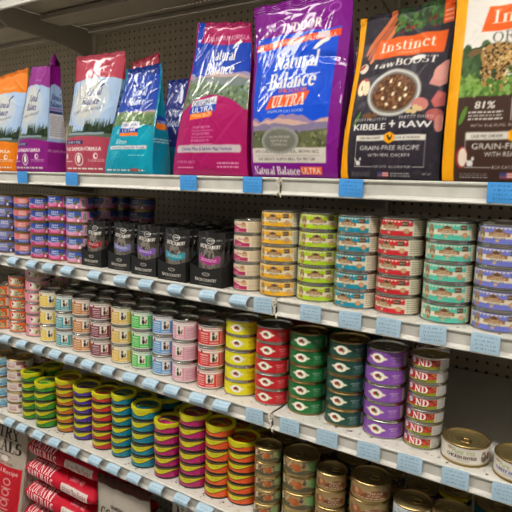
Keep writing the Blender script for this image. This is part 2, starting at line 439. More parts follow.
def art_nb(top, bot, band=(150,170,210), bar=True, top2=None):
    c = canv(top)
    c.rect(0,0,360,.40,bot)
    c.curve(lambda x:.36, lambda x:.46+.06*math.sin(math.radians(x*4)), band)
    for x in (D(-12), D(150)):
        c.text('Natural', x-4, .80, .17, WHITE, 34, 'serif', pen=(.1,.05)); c.text('Balance', x-4, .60, .16, WHITE, 38,'serif', pen=(.1,.05))
        c.ell(x+24,.5,9,.14,(120,110,70)); c.ell(x+30,.56,6,.1,(90,100,50))
        c.rect(x-30,.22,x+20,.32,(230,220,230),.5); c.text('FORMULA',x-6,.15,.13,WHITE,42)
        c.ell(x+30,.16,5,.13,WHITE)
        if bar:
            c.rect(x+42,0,x+80,1,bot); c.rect(x+48,.12,x+66,.9,(220,214,210))
            for k in range(7): c.rect(x+50+k*2.2,.18,x+51+k*2.2,.84,(60,56,60))
    return c.out()
def art_pantry(col):                 # cream tins with a coloured lower left block (narrow, near the pouches)
    c = canv((224,208,176))
    for x in (D(0),D(180)):
        c.rect(x-70,.05,x+6,.36,col); c.curve(lambda q:.36, lambda q:.52+.1*math.sin((q-x)*.08), col, x-70, x-22)
        c.text('Merrick', x-26,.70,.22,(150,40,90),34); c.ell(x-6,.70,9,.2,(170,120,90)); c.ell(x-6,.56,12,.12,(200,160,120))
        c.text('PATE',x-38,.20,.14,WHITE,24); c.lines(x+14,.12,x+60,.88,6,(176,150,124),.35)
    return c.out()
def art_photo(col, light):           # orange / pink tins with white oval and bowl photo
    c = canv(col)
    for x in (D(0),D(180)):
        c.rect(x+34,.08,x+78,.94,(224,216,206)); c.lines(x+38,.14,x+74,.88,6,(170,150,140),.4)
        c.curve(lambda q:.16, lambda q:.88-.0004*(q-x+14)**2, (206,196,164), x-44, x+28)
        c.ell(x-34,.58,15,.30,WHITE); c.ell(x-40,.60,6,.16,(160,40,50))
        c.speck(x-14,.22,x+24,.68,[(140,104,50),(96,110,50),(180,150,90),(70,60,40),(200,190,150)],46,3.2)
        c.text('PATE',x-40,.22,.14,light,22)
    return c.out()
def art_bistro(col, dark=None):      # tall tins: cream top, coloured field, white picture with a cat
    c = canv(WHITE,216,34)
    c.rect(0,.06,360,.78,col)
    for i in range(0,360,6): c.rect(i,.88,i+3,.95,tuple(np.array(col)*.9))
    L = tuple(np.array(col)*.5+np.array(WHITE)*.5)
    dk = (34,28,28)
    for x in (D(0),D(180)):
        c.rect(x-64,.62,x-24,.70,WHITE,.8); c.lines(x-62,.14,x-22,.58,4,WHITE,.42); c.ell(x-56,.80,6,.09,(150,40,40))
        c.rect(x-18,.26,x+20,.80,L); c.rect(x-15,.30,x+17,.76,(236,230,216))
        c.ell(x-2,.44,6,.14,dk); c.ell(x-3,.64,4.2,.085,dk); c.poly([(x-7,.68),(x-6,.77),(x-2,.70)],dk); c.poly([(x+1,.68),(x,.77),(x-4,.70)],dk)
        c.ell(x+9,.40,5,.08,(150,100,60)); c.ell(x+12,.52,3.2,.07,(150,100,60)); c.ell(x-3,.60,2,.03,(230,226,216))
        c.rect(x+28,.1,x+76,.76,L); c.lines(x+32,.14,x+72,.70,6,tuple(np.array(col)*.75),.35)
        c.rect(x-18,.12,x+20,.20,(236,230,216),.7)
    return c.out()
def art_oval(col, txt=WHITE):        # plain colour, cream pointed oval with a red and green emblem
    c = canv(col,216,26)
    pan = tuple(np.array(col)*.55+60)
    for x in (D(0),D(180)):
        c.poly([(x-60,.52),(x-52,.62),(x-10,.62),(x-2,.52),(x-10,.42),(x-52,.42)],(226,220,190))
        c.ell(x-31,.52,19,.33,(228,222,194)); c.ell(x-31,.52,17,.29,(240,236,222))
        c.ell(x-35,.53,6,.12,(190,40,44)); c.ell(x-27,.50,5,.11,(60,96,40)); c.ell(x-31,.62,4,.07,(50,40,54)); c.ell(x-26,.44,3,.08,(190,110,50))
        c.text('SHREDDED',x+20,.64,.10,txt,28); c.text('PATE',x+20,.48,.10,txt,17); c.lines(x+8,.16,x+36,.40,3,tuple(np.array(col)*.5+np.array(txt)*.5),.32)
        c.rect(x+48,.06,x+84,.94,(196,192,184)); c.lines(x+51,.1,x+82,.9,8,(120,118,114),.45)
        c.text('fromm',x-66,.5,.16,tuple(np.array(col)*.6+np.array(txt)*.4),14)
    return c.out()
def art_nd():
    c = canv((186,20,32),216,22)
    for x in (D(0),D(180)):
        c.curve(lambda q:0, lambda q:.14+.002*(q-x+70), (140,146,30), x-90, x+90)
        c.speck(x-70,.45,x-20,.95,[(110,16,22),(190,60,50),(130,24,30)],30,4)
        c.speck(x+14,.3,x+40,.95,[(120,14,20),(200,70,50),(150,120,40)],24,4)
        c.ell(x-44,.62,9,.26,(210,214,220)); c.text('GO',x-44,.62,.16,(40,70,120),10)
        c.text('ND',x-3,.56,.60,(240,236,230),44,'serif',pen=(.11,.05))
        c.rect(x+44,.06,x+98,.94,(206,202,196)); c.lines(x+47,.12,x+95,.9,7,(130,126,120),.45)
        c.lines(x-18,.08,x+14,.2,1,(40,40,30),.5)
    c.rect(0,.93,360,1,(190,186,176))
    return c.out()
def art_pure(word, wcol, sub):
    c = canv((214,208,196),288,38)
    for x in (D(0),D(180)):
        c.ell(x-36,.82,8,.1,(176,150,120)); c.text('Pure',x-16,.74,.30,(120,150,60),26,'sans',.15); c.text('Vita',x+14,.74,.30,(150,160,90),22,'sans',.15)
        c.text(word,x-6,.42,.19,wcol,74,bold=1); c.text(sub,x-2,.23,.10,(150,140,126),30)
        c.ell(x+52,.42,9,.26,(112,100,90)); c.ell(x+50,.62,6,.15,(136,122,108)); c.poly([(x+45,.7),(x+47,.86),(x+51,.74)],(110,96,84)); c.poly([(x+50,.74),(x+54,.86),(x+56,.7)],(110,96,84)); c.ell(x+50,.56,2.5,.08,(216,206,190))
        c.ell(x+67,.60,5,.16,(160,84,50)); c.ell(x+66,.40,5,.14,(120,70,44)); c.rect(x-60,.02,x+76,.07,(180,160,110))
        c.rect(x+84,.1,x+100,.9,(196,190,190)); c.lines(x+85,.15,x+99,.85,6,(150,144,150),.4)
    return c.out()
def art_blue(col, acc):
    c = canv((196,206,212))
    for x in (D(0),D(180)):
        c.rect(x-60,.1,x+50,.42,col); c.ell(x+30,.55,12,.3,acc); c.text('CLASSIC',x-20,.68,.2,tuple(np.array(col)*.5),50); c.text('CAT',x-24,.25,.16,WHITE,24)
        c.lines(x+54,.1,x+90,.9,6,(150,156,160),.4)
    return c.out()
def art_maroon():
    c = canv((222,208,200))
    for x in (D(0),D(180)):
        c.rect(x-4,.52,x+36,.88,(130,34,44)); c.text('CHICKEN',x+16,.70,.16,WHITE,32)
        c.ell(x+26,.32,12,.17,(214,110,130)); c.ell(x+36,.30,7,.14,(196,70,96))
        c.lines(x-52,.2,x-12,.75,4,(170,110,110),.4); c.text('SALMON',x-30,.30,.14,(180,90,100),34)
    return c.out()
def art_swirl(col, lidcol=None):     # sleeved cups: yellow wave over a coloured lower half
    Y = (206,200,26); c = canv(col,216,30)
    dk = tuple(np.array(col)*.45); pale = tuple(np.array(col)*.6+np.array((225,215,190))*.4); ol = (128,124,84)
    c.rect(0,.88,360,1.1,ol)
    for x in (D(0),D(180)):
        lo = lambda q,x=x: .56-.20*math.cos(math.radians((q-x+26)*2.6))
        c.curve(lambda q,x=x: lo(q,x)-.07, lambda q:.93, dk, x-80, x+80)
        c.curve(lo, lambda q:.84+.04*math.cos(math.radians((q-x-20)*3)), Y, x-80, x+80)
        c.speck(x-2,.08,x+42,.42,[pale,dk,tuple(np.array(col)*1.2)],12,1.6)
        c.lines(x-34,.10,x+6,.20,1,pale,.6)
        c.text('TIKI',x-24,.68,.17,(150,146,24),16); c.text('CAT',x-6,.66,.17,(150,146,24),14)
    c.rect(0,0,360,.09,(30,28,26))
    return c.out()
def art_swirl_lid(col):
    Y = (200,194,22); n = 60; c = Cv(n,n,Y)
    c.ell(.5,.5,.42,.42,tuple(np.array(col)*.55)); c.ell(.5,.5,.39,.39,tuple(np.array(col)*.8))
    c.poly([(.14,.50),(.3,.62),(.5,.58),(.72,.44),(.86,.52),(.84,.40),(.68,.30),(.5,.44),(.32,.50),(.16,.40)],Y)
    c.ell(.42,.70,.16,.08,(40,80,110),.4); c.ell(.6,.26,.17,.07,tuple(np.array(col)*1.3))
    c.text('TIKI CAT',.5,.49,.08,(110,106,20),.4,slope=-.2)
    return c.out()
def art_rustic(green=(120,150,84)):
    c = canv((158,136,92))
    for x in (D(0),D(180)):
        c.curve(lambda q:.06, lambda q:.34+.1*math.sin(q*.09), (84,78,56)); 
        c.speck(x-60,.2,x+44,.9,[(110,60,30),(60,70,60),(150,80,36),(196,180,140),(84,60,44)],60,4)
        c.ell(x+20,.55,13,.26,(166,84,36)); c.ell(x+10,.62,10,.2,(180,100,50)); c.ell(x-38,.6,9,.25,(216,206,176)); 
        c.text('CORE',x-34,.62,.2,(60,50,44),20); c.lines(x-20,.12,x+30,.24,1,(206,196,170),.6)
        c.rect(x+52,.05,x+86,.95,green); c.lines(x+55,.12,x+83,.88,6,tuple(np.array(green)*.6+90),.35)
    return c.out()
def art_tan(lab=(112,62,34)):
    c = canv((150,126,84))
    for x in (D(0),D(180)):
        c.curve(lambda q:.14, lambda q:.60+.12*math.sin((q-x)*.07), lab, x-60, x+60); c.ell(x-34,.46,14,.3,(150,88,50)); c.ell(x-38,.52,7,.16,(190,140,96))
        c.text('Natural',x+18,.56,.18,(232,220,200),44); c.text('PLANET',x+16,.36,.14,(232,220,200),38); c.lines(x-40,.16,x+50,.26,1,(206,190,150),.5)
    return c.out()
def art_stripe(a, b):
    c = canv(a); c.rect(0,.3,360,.7,b)
    for x in (D(0),D(180)): c.ell(x-20,.5,16,.3,a); c.text('PATE',x+14,.5,.2,(40,36,36),24); c.speck(x+28,.1,x+60,.9,[(40,36,34),(220,210,190)],10,3)
    return c.out()

ORD = ['top','second-from-top','third-from-top','fourth-from-top','fifth-from-top','sixth-from-top','bottom']
SHN = {2:'upper can shelf', 3:'middle can shelf', 4:'lowest can shelf'}
LABELS = set()
def uniq(l):
    assert l not in LABELS, l
    assert 4 <= len(l.split()) <= 16, (len(l.split()), l)
    LABELS.add(l); return l
BATCH = {}
def batch(key, me, mat4): BATCH.setdefault(key, []).append((me, mat4))
def flush(key, name, label, cat):
    VV=[];FF=[];CC=[];MI=[];mats=[];k=0;LS=[]
    for me,(loc,rz) in BATCH[key]:
        n=len(me.vertices); v=np.empty(n*3,np.float32); me.vertices.foreach_get('co',v); v=v.reshape(-1,3)
        c,s_=math.cos(rz),math.sin(rz); v=np.stack([v[:,0]*c-v[:,1]*s_,v[:,0]*s_+v[:,1]*c,v[:,2]],-1)+np.array(loc)
        nl=len(me.loops); f=np.empty(nl,np.int32); me.loops.foreach_get('vertex_index',f)
        assert nl==4*len(me.polygons)
        m=me.materials[0]
        if m not in mats: mats.append(m)
        MI.append(np.full(nl//4,mats.index(m),np.int32))
        if 'Col' in me.color_attributes:
            cc=np.empty(n*4,np.float32); me.color_attributes['Col'].data.foreach_get('color',cc); cc=cc.reshape(-1,4)[:,:3]
        else: cc=np.full((n,3),.5)
        VV.append(v);FF.append(f.reshape(-1,4)+k);CC.append(cc);k+=n
    me=mesh(name,np.concatenate(VV),np.concatenate(FF),mats[0],True,np.concatenate(CC))
    for m in mats[1:]: me.materials.append(m)
    me.polygons.foreach_set('material_index',np.concatenate(MI)); me.set_sharp_from_angle(angle=math.radians(40))
    o=link(name,me); setp(o,label=uniq(label),category=cat,kind='stuff')
def stack(sh, x, y, r, p, n, art, colour, where, face=0., metal=SILVER, rim=None, lid=None, lidart=None, rows=1, kind='food_tin', seam=.004, jit=9, n2=None, lean=0., z1=.004, rowdx=0.):
    """n tins high at (x,y); further rows stand straight behind the front stack"""
    z = DZ[sh]
    body, lidm, tab = tin_meshes(r, p, metal, rim, lid)
    if lidart is not None:
        q_ = MB(); q_.lathe([(.001,.001),(r*.9,.001),(r*.96,.0001),(r,.0006),(r+.0001,.0030),(r-.0016,.0036),(r-.0016,p-.0006),(r*.94,p-.0006),(r*.925,p-.0045)],56)
        body = q_.mesh('cup_body', rim, True)
    lab = sleeve('label', r+(.0008 if lidart is not None else 0), p, art, .004 if lidart is None else .0026, z1) 
    ld = art_disc(r*.915, p-.0040, lidart, LABEL) if lidart is not None else None
    if ld is not None:
        rg = MB(); rg.lathe([(r-.0012,p-.0105),(r+.0011,p-.0105),(r+.0015,p-.001),(r-.0004,p-.0002),(r*.93,p-.0002),(r*.905,p-.001),(r*.90,p-.0045)],56)
        rgm = rg.mesh('cap_ring', YELLOWRIM, True)
    proto = None; coarse = None; rn = random.Random(hash((sh, round(x*1000))) % 9973)
    for row in range(rows):
        yy = y+row*(2*r+.004); m = n if row == 0 else (n2 or n)
        toc = math.degrees(math.atan2(.5715-x, .943+yy))      # the shopper's side of the aisle
        for k in range(m):
            lv = m-1-k; o_ = ORD[-1] if lv == m-1 and m > 1 else (ORD[lv] if m > 1 else 'single')
            w_ = where if row == 0 else ('second row '+where if row == 1 else 'third row '+where)
            lb = uniq(f"{o_} {colour} tin {w_}, {SHN[sh]}")
            jx, jy = rn.uniform(-1,1)*.0012, rn.uniform(-1,1)*.0012
            loc = (x+jx+lean*k+row*rowdx, yy+jy, z+k*p+.0002); rz = math.radians(toc*.75+face+rn.uniform(-jit,jit))
            grp = f"{colour} tins {where}"
            if row >= 1 and (lv > 0 or sh == 2 or row > 1):
                key = 'cups' if ld is not None else 'tins'
                if coarse is None: coarse = sleeve('label', r, p, art[::2,::3], .004, z1)
                for q in (body, coarse)+(((ld, rgm) if lv == 0 else (ld,)) if ld is not None else (lidm,)): batch(key, q, (loc, rz))
                continue
            if proto is None:
                proto = thing(kind, lb, 'can', loc, rz, grp)
                parts = [link('tin_body', body, proto), link('label', lab, proto)]
                lo = link('lid', lidm, proto) if ld is None else link('lid', ld, proto)
                parts.append(lo)
                tb = link('pull_tab', tab, lo) if ld is None else None
                if tb: tb.rotation_euler = (0,0,rn.uniform(-.6,.9)-math.radians(60))
                first = (proto, parts, tb)
                root = proto
                if ld is not None and lv == 0: link('cap_ring', rgm, proto)
            else:
                root = proto.copy(); COL.objects.link(root); root.location = loc; root.rotation_euler = (0,0,rz); root['label'] = lb
                for q in parts:
                    c = q.copy(); COL.objects.link(c); c.parent = root
                    if q.name.startswith('lid') and tb and lv == 0:
                        d = tb.copy(); COL.objects.link(d); d.parent = c
                if ld is not None and lv == 0: link('cap_ring', rgm, root)
# ------------------------------------------------------------------ the room
def structure(name, me):
    o = link(name, me); o['kind'] = 'structure'; return o
FLOOR = mat('vinyl_floor', (140,136,128), .35, noise=(6,(138,134,126),.4,.6))
structure('floor', MB().box(-6,6,-4.5,3,-.05,0).mesh('floor', FLOOR))
structure('ceiling', MB().box(-6,6,-4.5,3,3.3,3.35).mesh('ceiling', mat('ceiling_tile', (214,212,206), .8, noise=(30,(200,198,192),.4,.7))))
structure('wall_back', MB().box(-6,6,3,3.05,0,3.35).mesh('wall_back', mat('wall_paint', (190,186,176), .7, noise=(8,(182,178,168),.4,.7))))
structure('wall_front', MB().box(-6,6,-4.55,-4.5,0,3.35).mesh('wall_front', MATS['wall_paint']))
TUBE = mat('fluorescent_tube', (255,250,242), .4, emit=14.)
fixm = MB().box(-.62,.62,-.16,.16,.03,.09,.006).mesh('housing', PAINT)
difm = MB().box(-.59,.59,-.13,.13,0,.03,.006).mesh('diffuser', TUBE)
for i,(x,y,w) in enumerate([(-2.9,-1.35,'far left'),(-1.45,-1.35,'left'),(0.,-1.35,'centre'),(1.45,-1.35,'right'),(2.9,-1.35,'far right')]):
    t = thing('ceiling_light', uniq(f"white fluorescent ceiling fixture over the aisle, {w} of the near row"), 'light', (x,y,3.2), group='aisle ceiling lights')
    link('housing', fixm, t); link('diffuser', difm, t)

# ------------------------------------------------------------------ gondola shelving
BAY = [(-2.438,-1.219,'far left bay'),(-1.219,0.,'left bay'),(0.,1.219,'right bay')]
DP = .5628
up = None
gw = thing('gondola_frame', uniq('cream perforated gondola back frame behind all the shelves'), 'shelving frame', (0,0,0))
for xa,xb,nm in BAY:
    me = MB().box(xa+.017,xb-.017,DP,DP+.0012,.12,2.35).mesh('pegboard_panel', PEG_R if xa >= -.1 else PEG_L)
    link('pegboard_panel', me, gw)
for x in (-2.438,-1.219,0.,1.219):
    b = MB().box(x-.0165,x+.0165,DP-.012,DP+.04,.0,2.35,.002)
    for k in range(84): b.box(x-.005,x-.002,DP-.0126,DP-.0118,.2+k*IN,.2+k*IN+.013); b.box(x+.002,x+.005,DP-.0126,DP-.0118,.2+k*IN,.2+k*IN+.013)
    link('upright', b.mesh('upright', mat('upright_paint',(176,166,146),.45)), gw)
link('rear_panel', MB().box(-2.44,1.24,DP+.05,DP+.055,.12,2.35).mesh('rear_panel', mat('rear_board',(84,76,64),.7)), gw)
def lip(xa, xb, y0):
    """rolled shelf edge with the price channel under it"""
    P = [(y0+.004,0),(y0-.001,-.0003),(y0-.003,-.002),(y0-.003,-.0042),(y0-.0005,-.0062),(y0+.0012,-.009),(y0+.0012,-.027),(y0-.001,-.0295),(y0-.005,-.0315),(y0-.006,-.0335),(y0-.005,-.0352),(y0,-.036),(y0+.004,-.035),(y0+.0035,-.006)]
    return MB().prism_x(P[::-1], xa, xb)
SH = {1:'bag shelf',2:'upper can shelf',3:'middle can shelf',4:'lowest can shelf'}
for s in (1,2,3,4):
    for xa,xb,nm in BAY:
        z = DZ[s]
        t = thing('store_shelf', uniq(f"white steel {SH[s]} of the {nm} with price channel edge"), 'shelf', (0,0,z), group='gondola shelves')
        a,b = xa+.0025, xb-.0025
        link('deck', MB().box(a+.001,b-.001,.004,DP-.0125,-.0022,0).mesh('deck', DECK), t)
        link('price_channel', lip(a,b,0).mesh('price_channel', PAINT), t)
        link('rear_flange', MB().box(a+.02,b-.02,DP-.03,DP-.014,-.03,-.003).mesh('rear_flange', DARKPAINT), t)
        for xx in (a+.004, b-.0065):
            pr = [(.01,-.003),(.01,-.028),(.12,-.034),(.38,-.055),(DP-.014,-.075),(DP-.014,-.003)]
            link('bracket', MB().prism_x(pr[::-1], xx, xx+.0025).mesh('bracket', DARKPAINT), t)
for xa,xb,nm in BAY:      # narrower shelf overhead
    z = Z0+.556
    t = thing('overhead_shelf', uniq(f"narrow steel shelf overhead in the {nm}, seen from below"), 'shelf', (0,0,z), group='overhead shelves')
    a,b = xa+.0025, xb-.0025
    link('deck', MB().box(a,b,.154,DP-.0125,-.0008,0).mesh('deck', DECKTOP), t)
    link('price_channel', lip(a,b,.15).mesh('price_channel', PAINT), t)
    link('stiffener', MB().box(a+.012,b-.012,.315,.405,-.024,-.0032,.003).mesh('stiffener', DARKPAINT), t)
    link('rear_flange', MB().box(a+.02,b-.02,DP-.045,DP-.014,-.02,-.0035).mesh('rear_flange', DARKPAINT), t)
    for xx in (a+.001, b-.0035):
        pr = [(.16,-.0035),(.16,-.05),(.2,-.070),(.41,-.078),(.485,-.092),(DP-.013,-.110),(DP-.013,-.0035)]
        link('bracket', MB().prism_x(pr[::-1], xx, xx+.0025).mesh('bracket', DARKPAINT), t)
t = thing('base_deck', uniq('low base deck of the shelving under the large bags'), 'shelf', (0,0,0))
link('deck', MB().box(-2.43,1.21,-.03,DP-.0125,.19,.20,.002).mesh('deck', DECK), t)
link('kick_plate', MB().box(-2.43,1.21,-.01,.0,.0,.189).mesh('kick_plate', PAINT), t)
# cord ties at the seam between the bays
CORD = mat('white_cord', (214,206,188), .7)
for s in (1,2,3):
    z = DZ[s]; b = MB()
    for d in (-1,1):
        b.tube([(d*.0020+.0045*d*math.sin(k*1.1+.4), -.0065-.001*math.cos(k*2), z-.003-k*.0052) for k in range(8 if d>0 else 7)], .0014, 6)
    b.tube([(.0042*math.cos(a), -.0066+.0008*math.sin(a), z-.0065+.0025*math.sin(a)) for a in np.linspace(0,2*math.pi,13)[:-1]], .0013, 6, True)
    o = link('cord_tie', b.mesh('cord_tie', CORD, True))
    setp(o, label=uniq(f"white twisted tie at the bay seam on the {SH[s]} edge"), category='tie', group='ties at the bay seam')

# ------------------------------------------------------------------ price tags
def tag_canvas(bg, seed, bold=False):
    r = random.Random(seed); c = Cv(44,34,bg,1,1,1.35); ink = (62,84,108) if not bold else (18,44,88)
    for row in range(4):
        y = .82-row*.2; x = .10+r.uniform(0,.16)
        while x < r.uniform(.78,.94):
            L = r.uniform(.03,.07); k = r.choice((0,1,2)); h = r.uniform(.025,.055)
            if k == 0: c.rect(x,y-h,x+.014,y+h,ink)
            elif k == 1: c.poly([(x,y-h),(x+.014,y-h),(x+L,y+h),(x+L-.014,y+h)],ink)
            else: c.ell(x+L*.4,y,L*.38,h*.8,ink); c.ell(x+L*.4,y,L*.2,h*.45,bg)
            x += L+r.uniform(.008,.05)
    return c.out()
def tag_mesh(w, bulge, flat, cvo, tilt=0.):
    H,W,_ = cvo.shape; n = W; V = []; C = []
    for side in (0,1):
        for j in range(H):
            v = j/(H-1)
            if flat: y = -.0062-.0006*side*-1-.001*math.sin(v*3.1); z = -.0335+.0325*v; 
            else:
                y = -.0042-bulge*math.sin(math.pi*v)**.65; z = -.0325+.0285*v
            y += side*.0004
            for i in range(W):
                u = i/(W-1)-.5; V.append((u*w, y-.0015*(abs(u*2)**3)*(1 if flat else .3), z+tilt*u*w)); C.append(cvo[j,i] if (side==0 or flat) else lin((92,108,120)))  # curled tags: inner face coloured slate, painting in the shade of the hollow
    F = []
    for side in (0,1):
        o = side*H*W
        for j in range(H-1):
            for i in range(W-1):
                q = (o+j*W+i,o+j*W+i+1,o+(j+1)*W+i+1,o+(j+1)*W+i); F.append(q if side==0 else q[::-1])
    return mesh('price_tag', V, np.array(F), PAPER, True, np.array(C))
BL = (168,196,214); BR = (66,150,222)
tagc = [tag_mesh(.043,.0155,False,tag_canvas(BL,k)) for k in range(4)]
tagf = [tag_mesh(.045,.003,True,tag_canvas(BL,k+9),.03) for k in range(4)]
tagb = [tag_mesh(.047,.003,True,tag_canvas(BR,k+20,True),-.02) for k in range(3)]
TAGS = {1:[-.844,-.629,-.233,-.062,.155,.412],
2:[-.985,-.892,-.802,-.726,-.645,-.538,-.441,-.356,-.261,-.167,-.083,-.028,.084,.167,.242,.320,.406],
3:[-.943,-.860,-.779,-.704,-.637,-.567,-.490,-.410,-.339,-.271,-.192,-.124,-.040,.047,.132,.218,.297,.376,.458],
4:[-.936,-.870,-.790,-.716,-.633,-.543,-.472,-.396,-.319,-.235,-.165]}
NTH = ['first','second','third','fourth','fifth','sixth','seventh','eighth','ninth','tenth','eleventh','twelfth','thirteenth']
for s,xs in TAGS.items():
    L = [x for x in xs if x < 0][::-1]; R_ = [x for x in xs if x >= 0]
    for side,lst in (('left',L),('right',R_)):
        for k,x in enumerate(lst):
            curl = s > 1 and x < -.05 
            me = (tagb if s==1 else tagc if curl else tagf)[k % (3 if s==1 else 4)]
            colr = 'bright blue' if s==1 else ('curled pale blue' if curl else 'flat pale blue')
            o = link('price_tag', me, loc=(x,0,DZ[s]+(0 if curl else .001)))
            o.rotation_euler = (0, random.uniform(-.05,.05), 0)
            setp(o, label=uniq(f"{colr} price tag on {SH[s]} edge, {NTH[k]} {side} of the bay seam"), category='price tag', group=f"price tags on the {SH[s]} edge")

# ------------------------------------------------------------------ tin stacks
P = .0355
# upper can shelf
T2 = [
(-.991,.041,.036,.0348,art_nb((110,120,176),(52,62,140),(150,150,200),False),'lilac and blue','furthest left',0),
(-.899,.040,.036,.0345,art_nb((216,112,108),(58,74,156),(200,130,130),True),'coral and blue','left of the magenta stack',8),
(-.818,.037,.035,.0348,art_nb((44,70,160),(196,44,112),(170,170,200),True),'narrow magenta','right of the coral stack',8),
(-.744,.044,.036,.0366,art_nb((44,74,164),(206,46,122),(196,180,200),True),'wide magenta','right of the narrow magenta stack',-8),
(-.668,.048,.037,.0364,art_nb((56,90,170),(214,120,160),(170,180,210),True),'pink and blue','left of the black pouches',-14)]
for x,y,r,p,a,c,w,f in T2: stack(2,x,y,r,p,5,a,c,w,f,rows=2,metal=GOLD,z1=.0035)
for x,c,w in ((-.683,'dusky pink','left one behind the black pouches'),(-.588,'dim pink','right one behind the black pouches')):
    stack(2,x,.205,.0375,.0362,5,art_nb((52,72,140),(170,96,130),(150,160,190),False),c,w,-10,metal=GOLD)
stack(2,-.101,.044,.0335,.0310,5,art_pantry((176,34,92)),'cream and magenta','beside the black pouches',0,rows=2)
FARM = [(-.021,.045,(232,172,22),'yellow banded','left of the lime stack',-12),(.063,.057,(170,204,24),'lime banded','left of the teal stack',-4),
(.150,.052,(14,136,160),'teal banded','left of the red stack',-24),(.2335,.057,(200,30,44),'red banded','left of the mint stack',-30),
(.324,.050,(84,190,166),'mint banded','left of the periwinkle stack',-4),(.4105,.050,(112,120,204),'periwinkle banded','at the right edge',-6)]
for x,y,c,n,w,f in FARM: stack(2,x,y,.0425,.0357,5,art_farm(c),n,w,f,rows=2,jit=6)
# middle can shelf
stack(3,-1.025,.039,.0355,.0352,4,art_photo((220,98,30),WHITE),'orange','furthest left',-6,rows=2)
stack(3,-.952,.049,.0355,.0352,5,art_photo((224,100,34),WHITE),'orange','left of the tall pink stack',4,rows=2)
stack(3,-.872,.053,.036,.0345,6,art_photo((224,140,164),WHITE),'pink photo','left of the yellow stack',14,rows=2,n2=6)
BIS = [(-.794,.043,(236,196,48),'bright yellow','between pink and teal',4),(-.718,.040,(52,148,160),'teal','between yellow and brown',2),(-.646,.042,(196,120,48),'light brown','left of the maroon stack',18),
(-.571,.040,(116,30,52),'maroon','between two warm stacks',18),(-.490,.042,(222,176,64),'mustard yellow','left of the green stack',2),(-.419,.045,(56,190,62),'light green','left of the blue stack',2),
(-.345,.045,(86,150,208),'light blue','left of the pale pink stack',14),(-.274,.039,(226,150,174),'pale pink','left of the red checked stack',-18),(-.198,.043,(214,34,34),'red checked','left of the big yellow stack',12)]
for x,y,c,n,w,f in BIS: stack(3,x,y,.0328,.0507,3,art_bistro(c),n,w,f,rows=3,lid=BRONZE if False else None,z1=.005)
OV = [(-.1215,.061,.0405,(226,218,20),(120,110,20),'vivid yellow oval','left of the red oval stack',20),(-.0380,.061,.041,(196,28,38),WHITE,'red oval','at the bay seam',14),
(.0465,.064,.041,(22,106,52),WHITE,'green oval','left of the dark green stack',16),(.137,.062,.0415,(24,70,60),WHITE,'dark green oval','left of the purple stack',14),(.2195,.060,.040,(134,78,172),WHITE,'purple oval','beside the thin red tins',14)]
for x,y,r,c,tc,n,w,f in OV: stack(3,x,y,r,.0348,5,art_oval(c,tc),n,w,f,rows=1 if n[0]=='p' else 2,metal=GOLD if c[0]<60 else SILVER,jit=5)
stack(3,.297,.058,.0345,.0251,7,art_nd(),'thin red and green','beside the empty space',-8,rows=2,jit=5,metal=SILVER,lean=.0006,lid=BRONZE,z1=.003,rowdx=-.016)
stack(3,.3775,.051,.0415,.0365,1,art_pure('CHICKEN ENTREE',(66,36,34),'GRAIN FREE'),'white chicken','on the nearly empty middle',2,metal=GOLD,jit=1,lid=BRONZE)
stack(3,.468,.041,.0415,.0365,1,art_pure('TURKEY ENTREE',(72,74,160),'GRAIN FREE'),'white turkey','at the right edge',-16,metal=GOLD,jit=1,lid=BRONZE)
# lowest can shelf
stack(4,-1.063,.040,.040,.0340,5,art_blue((90,150,190),(120,180,200)),'pale blue','furthest left',-6,rows=2,metal=GOLD)
stack(4,-.972,.052,.040,.0348,5,art_maroon(),'white and maroon','left of the green cups',4,rows=2,metal=GOLD)
SW = [(-.896,.045,.033,5,(50,134,36),'green','furthest left of the cups',.0295),(-.813,.036,.035,5,(52,140,38),'green','left of the orange-brown cups',.0275),(-.740,.060,.037,6,(196,104,30),'orange-brown','between green and purple',.0264),
(-.660,.059,.038,6,(76,44,150),'purple','left of the red cups',.0258),(-.574,.054,.038,6,(198,40,40),'red','right of the purple cups',.0266),(-.498,.050,.033,6,(10,124,150),'teal','right of the red cups',.0290),
(-.416,.052,.039,5,(12,126,150),'teal','left of the magenta cups',.0320),(-.332,.045,.035,5,(172,24,98),'magenta','right of the teal cups',.0291),(-.252,.055,.039,6,(176,26,100),'magenta','left of the orange cups',.0308),
(-.175,.054,.035,6,(222,84,28),'orange','right of the magenta cups',.0298),(-.1145,.067,.038,6,(222,82,26),'orange','left of the brown tins',.0257)]
for x,y,r,n,c,cn,w,p in SW:
    stack(4,x,y,r,p,n,art_swirl(c),cn+' and yellow',w,-4,kind='food_cup',rim=BLACKRIM,lidart=art_swirl_lid(c),rows=2,rowdx=.014 if w=='left of the brown tins' else 0.,z1=.0009,n2=n-(1 if n>5 else 0),metal=SILVER)
R4 = [(-.0365,.052,.031,.0326,art_rustic(),'narrow rustic brown','right of the orange cups',-14,GOLD),(.036,.072,.041,.0395,art_rustic((110,160,90)),'wide rustic brown','beside the narrow brown tins',-20,GOLD),
(.113,.065,.033,.0372,art_tan(),'narrow tan','left of the wide tan stack',0,GOLD),(.197,.072,.041,.0398,art_tan((124,70,40)),'wide tan','right of the narrow tan stack',-4,GOLD),
(.288,.060,.0375,.0362,art_blue((60,90,130),(200,206,210)),'blue and white','right of the wide tan stack',0,GOLD),(.362,.056,.035,.0385,art_stripe((150,126,84),(214,190,120)),'tan striped','right of the blue stack',0,GOLD),
(.445,.060,.036,.0368,art_tan((60,60,60)),'grey labelled','at the right corner',0,GOLD)]
for x,y,r,p,a,cn,w,f,mt in R4: stack(4,x,y,r,p,5 if p<.033 else 4,a,cn,w,f,rows=1,metal=mt,lid=BRONZE)
